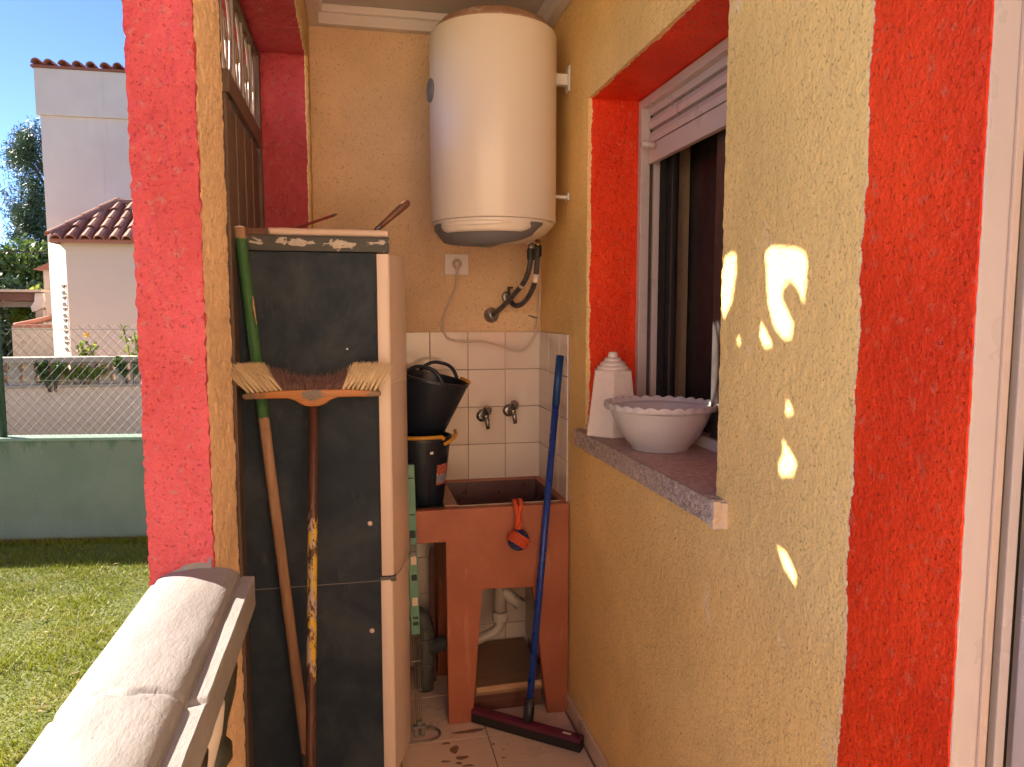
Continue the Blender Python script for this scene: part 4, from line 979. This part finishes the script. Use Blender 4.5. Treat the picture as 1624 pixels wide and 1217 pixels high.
mk('slat_dark_sheet', box(G0 + .0475, G0 + .049, 1.585, 2.516, 2.11, 2.31), 'gasket', wn)  # dark sheet standing in for the shade between the slats
for a, b in tops: slat(a, b)
mk('bottom_slat', box(G0 + .026, G0 + .048, 1.584, 2.5165, 2.100, 2.1645), 'aluminium_white', wn, bevel=.004)
mk('stopper', tube([(G0 + .030, 2.455, 2.152), (G0 - .028, 2.445, 2.152)], [.0125, .0115], 14), 'aluminium_white', wn, smooth=True)
# sashes
for k, (ya, yb, xo) in enumerate(((2.03, 2.53, 1.092), (1.56, 2.09, 1.062))):
    s = 'sash_brown'
    frame_part('sash_stile', xo, xo + .028, yb - .055, yb, 1.20, 2.30, s); frame_part('sash_stile', xo + .0005, xo + .0275, ya, ya + .055, 1.20, 2.30, s)
    frame_part('sash_rail', xo + .001, xo + .027, ya + .0555, yb - .0555, 1.20, 1.255, s); frame_part('sash_rail', xo + .001, xo + .027, ya + .0555, yb - .0555, 2.25, 2.30, s)
    mk('glass', box(xo + .012, xo + .016, ya + .05, yb - .05, 1.25, 2.255), 'window_glass', wn)
frame_part('bottom_track', 1.052, 1.128, 1.552, 2.514, 1.1635, 1.199)
frame_part('side_gasket', 1.068, 1.090, 2.5165, 2.546, 1.20, 2.30, 'gasket', .001)
# sill of rough cut stone
V, F = rough_box(.776, 1.15, 1.508, 2.583, 1.104, 1.1615, .008, .0016, sc1=70, sc2=170)
sl_ = tag(mk('window_sill', (V, F), 'sill_stone', smooth=True), 'speckled stone window sill jutting from the ochre wall', 'sill')
mk('sill_top', rough_box(.7785, 1.14, 1.556, 2.545, 1.160, 1.1632, .01, .0006, 'Z'), 'sill_top', sl_, smooth=True)
mk('mortar_end', rough_box(.774, .812, 1.496, 1.512, 1.098, 1.158, .006, .005), 'mortar', sl_, smooth=True)
# dark room inside the house
rm = struct(mk('room', (box(1.201, 4.2, -2.55, 3.4, -.29, 2.79)[0], [f[::-1] for f in box(0, 1, 0, 1, 0, 1)[1][:4]] + [(1, 5, 7, 3)]), 'room_dark'))
dr_ = patch(lines(1.44, 2.66, .012), np.array([1.0, 1.7, 2.45]), lambda u, v: np.stack([1.225 + .0025 * np.sin(u * 40) + .002 * np.sin(u * 17), u, v], 1), flip=True)
tag(mk('drape', dr_, 'brown_drape', smooth=True), 'dark brown drape hanging behind the window glass', 'curtain')
mk('partition', box(1.2, 4.19, .98, 1.02, -.28, 2.78), 'room_dark', rm)
# stoneware lantern top on the sill
lp = thing('ceramic_lantern', 'white ceramic six-sided lantern shade on the window sill behind the bowl', 'lantern', (.866, 2.425, 1.1635))
def hexa(r0, z0, r1, z1, rot=R(12)):
    V = [(.866 + r_ * math.cos(rot + k * math.pi / 3), 2.425 + r_ * math.sin(rot + k * math.pi / 3), z) for r_, z in ((r0, z0), (r1, z1)) for k in range(6)]
    return V, [tuple(range(5, -1, -1)), tuple(range(6, 12))] + [(k, (k + 1) % 6, 6 + (k + 1) % 6, 6 + k) for k in range(6)]
mk('shade', hexa(.100, 1.1638, .070, 1.388), 'ceramic_white', lp, bevel=.003, seg=2)
mk('stepped_top', lathe([(.054, 1.388), (.055, 1.392), (.053, 1.398), (.045, 1.402), (.044, 1.408), (.041, 1.413), (.031, 1.417), (.030, 1.423), (.027, 1.427), (.018, 1.430), (.017, 1.440), (.014, 1.447), (.002, 1.449)], (.866, 2.425, 0), 28), 'ceramic_plain', lp, auto=50)
# scalloped bowl
BX, BY, BZ = .915, 2.125, 1.1636
prf = [(.001, .004), (.070, .004), (.080, 0), (.086, .002), (.088, .010), (.100, .022), (.122, .052), (.140, .086), (.150, .112), (.153, .122), (.170, .126), (.173, .130), (.172, .144), (.1665, .144), (.164, .131), (.148, .126), (.144, .110), (.134, .086), (.116, .054), (.095, .027), (.080, .013), (.001, .012)]
V = []; F = []; SG = 144
for r_, z in prf:
    for k in range(SG):
        a = 2 * math.pi * k / SG; sc_ = abs(math.sin(a * 14)) if z > .13 else .5; sr = .004 * (abs(math.sin(a * 14)) - .6) if z > .124 and r_ > .16 else 0
        V.append((BX + (r_ + sr) * math.cos(a), BY + (r_ + sr) * math.sin(a), BZ + z + (.008 * (sc_ - .6) if z > .14 else 0)))
for i in range(len(prf) - 1):
    for k in range(SG): F.append((i * SG + k, i * SG + (k + 1) % SG, (i + 1) * SG + (k + 1) % SG, (i + 1) * SG + k))
tag(mk('glass_bowl', (V, F), 'frosted_glass', auto=50), 'frosted glass bowl with scalloped rim on the window sill', 'bowl')

# ================================================================== DOOR FRAME (right edge)
df = thing('sliding_door', 'white aluminium sliding door frame beside the red stripe', 'door', (.86, -.2, 0))
Yd = .846
def dfp(nm, x0, x1, y, m): return mk(nm, box(x0, x1, y, .858, .004, 2.245), m, df, bevel=.002)
dfp('jamb', .8115, .8530, Yd, 'aluminium_white'); dfp('jamb_edge', .8533, .8660, Yd - .004, 'aluminium_cream'); dfp('track', .8662, .8808, Yd + .008, 'track_dirt')
dfp('fin', .8810, .8975, Yd - .003, 'aluminium_white'); dfp('seal', .8977, .9120, Yd + .006, 'gasket'); dfp('panel', .9122, .955, Yd - .006, 'aluminium_cream'); dfp('rear_jamb', .9552, 1.20, Yd - .0, 'aluminium_white')
mk('stile', box(.905, .935, .785, .8395, .03, 2.2), 'aluminium_white', df, bevel=.003); mk('stile', box(.905, .935, -.44, -.385, .03, 2.2), 'aluminium_white', df, bevel=.003)
mk('glass', box(.918, .922, -.385, .785, .05, 2.18), 'window_glass', df); mk('head', box(.83, .95, -.448, .845, 2.205, 2.249), 'aluminium_white', df)
simple('bounce_curtain', (.66, .52, .38, 1), .9, .06, 6)
cu = patch(lines(-.46, .86, .012), np.array([.01, 1.2, 2.25]), lambda u, v: np.stack([1.06 + .03 * np.sin(u * 48) + .01 * np.sin(u * 17), u, v], 1), flip=True)  # unseen curtain added in the doorway as a warm sun reflector
tag(mk('curtain', cu, 'bounce_curtain', smooth=True), 'cream curtain added behind the sliding door to bounce sunlight', 'curtain')

# ================================================================== GARDEN BOUNDARY
# the wall runs slightly askew : along e from P0
P0 = np.array((-2.882, 6.693)); e_ = np.array((1.141, -.153)); e_ /= np.linalg.norm(e_); nrm = np.array((e_[1], -e_[0]))
ANG = math.atan2(e_[1], e_[0])
def wl(s, d, z): p = P0 + e_ * s + nrm * d; return (p[0], p[1], z)      # s along, d towards the house
def wbox(s0, s1, d0, d1, z0, z1):
    V = [wl(s, d, z) for z in (z0, z1) for d in (d1, d0) for s in (s0, s1)]; return V, box(0, 1, 0, 1, 0, 1)[1]
gw = thing('garden_wall', 'low dark green painted garden wall across the lawn', 'wall', tuple(wl(1, 0, -.3)))
mk('render', wbox(-4.5, 6.5, -.14, 0, -.3, .545), 'green_wall_paint', gw)
mk('coping', wbox(-4.52, 6.52, -.155, .018, .5455, .572), 'green_paint_light', gw, bevel=.006)
mk('footing', wbox(-4.5, 6.5, .001, .02, -.3, -.268), 'redwood', gw)
fe = thing('chain_link_fence', 'chain-link fence with green posts on top of the green wall', 'fence', tuple(wl(1, -.07, .572)))
fz0, fz1, pit = .575, 1.485, .078
def chain():
    V = []; F = []
    def wire(a, b, r_=.0016):
        nonlocal V, F
        v, f = tube([a, b], r_, 3, caps=False); k = len(V); V += [tuple(p) for p in v]; F += [tuple(i + k for i in q) for q in f]
    h = fz1 - fz0
    s = -4.5 - h
    while s < 6.4:
        for sg in (1, -1):
            a, b = (s, s + h * .92) if sg > 0 else (s + h * .92, s)
            wire(wl(a, -.07 - .0015 * sg, fz0), wl(b, -.07 - .0015 * sg, fz1))
        s += pit
    for z in (fz0 + .01, (fz0 + fz1) / 2, fz1 - .035): wire(wl(-4.5, -.074, z), wl(6.4, -.074, z), .002)
    return V, F
stuff(mk('wire_mesh', chain(), 'galvanised', fe))
for s in (-3.22, -.13 + .17, 2.9, 5.9): mk('post', lathe([(.030, .573), (.030, 1.56), (.026, 1.57), (.004, 1.572)], (*wl(s, -.07, 0)[:2], 0), 16), 'post_green', fe, smooth=True)

# ---- neighbour's low wall with pierced blocks
NY = 9.0
nw = thing('neighbour_wall', 'pink low wall topped by a pierced concrete block band beyond the fence', 'wall', (-3, NY, -.3))
mk('render', box(-8, 6, NY, NY + .18, -.3, .765), 'pink_render', nw)
mk('ledge', box(-8, 6, NY - .02, NY + .20, .7655, .800), 'concrete_grey', nw, bevel=.008)
mk('top_rail', box(-8, 6, NY - .02, NY + .20, 1.040, 1.100), 'concrete_grey', nw, bevel=.008)
def hourglass(x):
    P = []; wv_ = [.042, .050, .046, .030, .016, .030, .046, .046, .030, .016]
    zs_ = np.linspace(.8005, 1.0395, 11); wd = [.085, .060, .050, .046, .055, .082, .060, .046, .043, .055, .088]
    return prism([(x - w_, z) for z, w_ in zip(zs_, wd)] + [(x + w_, z) for z, w_ in zip(zs_[::-1], wd[::-1])], NY + .02, NY + .15, 'y')
hs = None
for k in range(-30, 60):
    x = -3.64 + .152 * k
    if not -7.9 < x < 5.9: continue
    if hs is None: hs = mk('block', hourglass(x), 'concrete_grey', nw)
    else: inst(hs, (x, WL[hs.name][1], .8005), nw)
# ---- foliage helpers
def leaves(clusters, size, aspect=.55, shell=.6):
    """clusters: (x,y,z,r,count)"""
    Vs = []
    for x, y, z, r_, n in clusters:
        d = RNG.normal(size=(n, 3)); d /= np.linalg.norm(d, axis=1)[:, None]; rad = r_ * (shell + (1 - shell) * RNG.random(n)) ** 1
        c = np.array((x, y, z)) + d * rad[:, None]
        u = RNG.normal(size=(n, 3)); u /= np.linalg.norm(u, axis=1)[:, None]; v = np.cross(u, RNG.normal(size=(n, 3))); v /= np.linalg.norm(v, axis=1)[:, None]
        s = size * RNG.uniform(.6, 1.4, n)[:, None]
        q4 = np.stack([c - u * s, c + v * s * aspect, c + u * s, c - v * s * aspect], 1); Vs.append(q4.reshape(-1, 3))
    V = np.concatenate(Vs); return V, np.arange(len(V)).reshape(-1, 4)
def tree(name, label, base_, h, crown, nclust, per, size, mat, tr=.12, aspect=.55, csize=.35, group=None, seed=0):
    rr = random.Random(seed); t = thing(name, label, 'tree', base_, group); x, y, z = base_
    top = (x + rr.uniform(-.1, .1) * h * .2, y, z + h * .92)
    mk('trunk', tube(spl([base_, (x + .02 * h, y, z + h * .4), top], 6), list(np.linspace(tr, tr * .15, 13)), 10), 'bark', t, smooth=True)
    cl = []; limbs = []
    for k in range(nclust):
        u = rr.random(); zz = crown[0] + (crown[1] - crown[0]) * u; wr = crown[2] * (math.sin(math.pi * min(1, .12 + .9 * (1 - u) ** 1.0)) ** .6 if crown[3] == 'cone' else math.sin(math.pi * (.12 + .8 * u)) ** .6)
        a = rr.uniform(0, 6.283); q_ = wr * rr.uniform(.45, 1); c = (x + q_ * math.cos(a), y + q_ * math.sin(a), z + zz)
        cl.append((*c, csize * rr.uniform(.6, 1.25), per))
        if k % 3 == 0: limbs.append(tube([(x + .02 * h * u, y, z + zz * .82), ((x + c[0]) / 2, (y + c[1]) / 2, z + zz * .93), c], [tr * .28, tr * .18, tr * .06], 6))
    mk('limbs', join(*limbs), 'bark', t); mk('crown', leaves(cl, size, aspect, .25), mat, t); return t
tree('pine_tree', 'tall dark pine rising behind the pale tower', (-9.9, 28, -.4), 8.4, (2.6, 7.9, 1.35, 'round'), 90, 420, .085, 'pine_needles', .22, .16, .50, seed=3)
tree('olive_tree', 'bushy grey-green tree above the wooden pergola', (-8.4, 21, -.4), 3.6, (1.6, 3.5, 1.3, 'round'), 46, 260, .07, 'leaf_green', .12, .5, .42, seed=5)
tree('olive_tree', 'pale bushy tree behind the grey stump by the tower', (-7.0, 22, -.4), 3.5, (1.5, 3.3, 1.2, 'round'), 40, 260, .07, 'leaf_green', .12, .5, .42, seed=6)
tree('laurel_bush', 'dense dark green bush behind the fence post', (-6.6, 14.6, -.4), 2.2, (.4, 2.15, .75, 'round'), 40, 260, .06, 'leaf_dark', .08, .5, .32, seed=8)
tree('citrus_bush', 'bright yellow-green bush below the pergola beam', (-6.15, 16.2, -.4), 2.25, (1.2, 2.25, .55, 'round'), 22, 160, .06, 'leaf_yellow', .07, .55, .25, seed=9)
tree('laurel_bush', 'shadowy bush filling the gap under the pergola', (-7.9, 18.5, -.4), 2.6, (.5, 2.5, 1.3, 'round'), 40, 240, .07, 'leaf_dark', .09, .5, .42, seed=10)
def creeper(name, label, x, y, z, wd, ht, n, mat, fl=None, seed=0):
    rr = random.Random(seed); t = thing(name, label, 'plant', (x, y, z)); stems = []; cl = []
    for k in range(5):
        a = rr.uniform(-1, 1) * wd; P = spl([(x + a * .3, y, z), (x + a * .6, y - .03, z + ht * .5), (x + a, y + rr.uniform(-.08, .05), z + ht * rr.uniform(.75, 1))], 5); stems.append(tube(P, .006, 5))
        for p in P[4:]: cl.append((*p, .05, n // 30 + 1))
    mk('stem', join(*stems), 'bark', t); mk('foliage', leaves(cl, .032, .6, .2), mat, t)
    if fl: mk('flower', leaves([(x + fl[0], y, z + fl[1], .03, 14)], .03, .7, .2), 'petal_yellow', t)
creeper('climbing_plant', 'green climber spilling through the pierced blocks near the fence post', -3.02 - .22, NY - .03, .72, .16, .36, 190, 'leaf_green', seed=1)
creeper('climbing_plant', 'yellow-green trailing shoots in front of the middle pierced blocks', -2.95, NY - .04, .80, .24, .20, 220, 'leaf_yellow', seed=2)
creeper('flowering_plant', 'thin plant with one yellow-orange flower above the pierced wall', -2.98, NY + .30, .80, .12, .50, 70, 'leaf_yellow', fl=(.0, .54), seed=3)
creeper('climbing_plant', 'sparse green shoots by the red pillar edge of the pierced wall', -2.47, NY - .03, .80, .14, .30, 110, 'leaf_green', seed=4)
creeper('climbing_plant', 'wispy weeds behind the pierced wall next to the pillar', -2.46, NY + .3, .80, .14, .62, 90, 'leaf_yellow', seed=5)

# ---- neighbour's annex with hipped tile roof
AY = 11.0
an = thing('annex', 'low rendered annex with hipped terracotta tile roof before the tower', 'building', (-2, AY + 1, -.3))
foot = [(-3.735, AY), (3.0, AY), (3.0, AY + 1.9), (-4.16, AY + 1.9), (-4.16, AY + .62)]
mk('wall', prism(foot, -.3, 2.56, 'z'), 'annex_render', an)
eL, rL, rZ, eZ = -3.86, -3.33, 3.13, 2.545
roof = mk('roof', ([(eL, AY - .17, eZ), (3.1, AY - .17, eZ), (3.1, AY + .85, rZ), (rL, AY + .85, rZ), (eL, AY + 1.9, eZ), (3.1, AY + 1.9, eZ), (eL, AY - .17, eZ - .05), (3.1, AY - .17, eZ - .05), (eL, AY + 1.9, eZ - .05)], [(0, 1, 2, 3), (0, 3, 4), (3, 2, 5, 4), (6, 7, 1, 0), (8, 6, 0, 4)]), 'roof_tile', an)
def half_tile(L0, r0, r1):
    V = []; n = 7
    for t, r_ in ((0, r0), (1, r1)):
        for th in (0, -.016):
            for k in range(n): a = math.pi * k / (n - 1); V.append(((r_ + th) * math.cos(a), L0 * t, (r_ + th) * math.sin(a)))
    F = []
    for k in range(n - 1):
        F += [(k + 1, k, 2 * n + k, 2 * n + k + 1), (n + k, n + k + 1, 3 * n + k + 1, 3 * n + k), (k, k + 1, n + k + 1, n + k)]
    return V, F
ts = mk('roof_tile', half_tile(.40, .072, .060), 'roof_tile', roof, origin=(0, 0, 0), smooth=False); tmesh = ts.data; bpy.data.objects.remove(ts)
def put_tile(pos, rot, parent, nm='tile'):
    ob = bpy.data.objects.new(nm, tmesh); COL.objects.link(ob); ob.parent = parent; ob.location = np.array(pos) - np.array(WL[parent.name]); ob.rotation_euler = rot; return ob
sl_ang = math.atan2(rZ - eZ, 1.02); sL = math.hypot(rZ - eZ, 1.02)
for c in range(0, 20):
    x = eL + .09 + .172 * c
    for r_ in range(4):
        s = r_ * .305 - .05; t = max(0, s + .12) / sL
        if x - .02 < eL + (rL - eL) * t: continue
        put_tile((x + random.gauss(0, .004), AY - .17 + s * math.cos(sl_ang), eZ + s * math.sin(sl_ang) + .012 + .008 * (r_ % 2)), (sl_ang - .03, random.gauss(0, .02), random.gauss(0, .015)), roof)
hv3 = Vector((rL - eL, 1.02, rZ - eZ)); hq3 = Vector((0, 1, 0)).rotation_difference(hv3.normalized()).to_euler()
for k in range(4):
    p = Vector((eL, AY - .17, eZ + .03)) + hv3 * (k / 4); put_tile(tuple(p), hq3, roof, 'hip_tile')
for k in range(9): put_tile((rL + .38 * k, AY + .85, rZ + .02), (0, 0, R(-90)), roof, 'ridge_tile')
# pierced strip at the splayed corner
vx = np.array((-3.735, AY)); vy = np.array((-4.16, AY + .62)); sv = (vy - vx) / np.linalg.norm(vy - vx); nv = np.array((-sv[1], sv[0])); nv = nv if nv[1] < 0 else -nv
def vb(s0, s1, d0, d1, z0, z1):
    V = [(vx[0] + sv[0] * s + nv[0] * d, vx[1] + sv[1] * s + nv[1] * d, z) for z in (z0, z1) for d in (d0, d1) for s in (s0, s1)]; return V, box(0, 1, 0, 1, 0, 1)[1]
def vprism(tri):
    V = [(vx[0] + sv[0] * s + nv[0] * d, vx[1] + sv[1] * s + nv[1] * d, z) for d in (.004, .018) for s, z in tri]; n = len(tri)
    return V, [tuple(range(n)), tuple(range(2 * n - 1, n - 1, -1))] + [((i + 1) % n, i, n + i, n + (i + 1) % n) for i in range(n)]
for k in range(6):
    z0 = 1.07 + .152 * k
    lb = mk('pierced_block', join(vb(.03, .235, .001, .006, z0, z0 + .14)), 'annex_render', an)
    for tri in ([(.05, z0 + .012), (.13, z0 + .012), (.13, z0 + .050), (.10, z0 + .045)], [(.14, z0 + .012), (.22, z0 + .012), (.17, z0 + .045), (.14, z0 + .050)], [(.05, z0 + .128), (.10, z0 + .095), (.13, z0 + .088), (.13, z0 + .128)], [(.14, z0 + .128), (.14, z0 + .088), (.17, z0 + .095), (.22, z0 + .128)]):
        mk('opening', vprism(tri), 'dark_hole', lb)
# ---- neighbour's tower
TY = 13.0
tw = thing('tower', 'tall plain pale rendered house wall with tiled parapet against the sky', 'building', (-2, TY + 2, -.3))
mk('wall', box(-4.66, 3.2, TY, TY + 4.5, -.3, 4.604), 'tower_render', tw)
pa = mk('parapet', box(-4.70, 3.24, TY - .05, TY + 4.55, 4.6045, 5.30), 'tower_render', tw, bevel=.01)
mk('parapet_cap', box(-4.73, 3.27, TY - .08, TY + 4.58, 5.3005, 5.335), 'roof_tile', tw)
for k in range(28): put_tile((-4.64 + .192 * k + random.gauss(0, .008), TY - .16 + random.gauss(0, .012), 5.335 + random.uniform(0, .008)), (R(4), random.gauss(0, .05), random.gauss(0, .03)), tw, 'parapet_tile')
# ---- odds and ends further left
pg = thing('pergola', 'brown wooden pergola beam with carved end at the far left', 'pergola', (-6, 15, -.4))
mk('beam', box(-9.5, -5.62, 14.95, 15.08, 1.80, 1.95), 'pergola_wood', pg, bevel=.01); mk('roof_edge', box(-9.5, -5.45, 14.8, 17, 1.955, 2.0), 'concrete_grey', pg); mk('lower_beam', box(-9.5, -5.70, 15.2, 15.3, 1.69, 1.795), 'concrete_grey', pg)
mk('corbel', prism([(-5.60, 1.94), (-5.46, 1.94), (-5.45, 1.80), (-5.50, 1.68), (-5.58, 1.62), (-5.66, 1.60), (-5.68, 1.70), (-5.62, 1.78)], 14.9, 15.1, 'y'), 'tower_render', pg, bevel=.01); mk('post', box(-5.62, -5.50, 14.95, 15.07, -.4, 1.64), 'concrete_grey', pg)
stw = thing('stair_wall', 'grey curved stair wall with red coping left of the tower', 'wall', (-5.6, 14, -.4))
mk('render', prism([(-5.60, -.4), (-4.2, -.4), (-4.2, 1.42), (-5.05, 1.42), (-5.18, 1.39), (-5.60, 1.36)], 13.9, 14.1, 'y'), 'concrete_grey', stw)
mk('coping', tube(spl([(-5.60, 14.0, 1.37), (-5.35, 14.1, 1.43), (-5.10, 14.5, 1.53), (-4.95, 14.6, 1.56)], 5), .045, 8), 'roof_tile', stw, smooth=True)
mk('lower_coping', box(-5.58, -4.2, 13.88, 13.96, 1.34, 1.39), 'roof_tile', stw, bevel=.01)
mk('back_panel', box(-5.25, -4.4, 14.4, 14.5, .9, 1.95), 'concrete_grey', stw)
ch = thing('chimney', 'small grey stump with red tile cap beside the tower', 'chimney', (-5.3, 15.6, -.4))
mk('shaft', box(-5.66, -5.30, 15.5, 15.9, -.4, 2.38), 'concrete_grey', ch); mk('cap', prism([(-5.78, 2.38), (-5.25, 2.385), (-5.25, 2.56), (-5.45, 2.54)], 15.35, 16.05, 'y'), 'roof_tile', ch, bevel=.01)
tag(mk('overhead_cable', tube(spl([(-14, 16, 2.95), (-9, 16, 2.80), (-6.2, 16, 2.745), (-4.6, 16, 2.76)], 6), .012, 5), 'black_cable'), 'thin overhead cable crossing the sky left of the tower', 'cable')
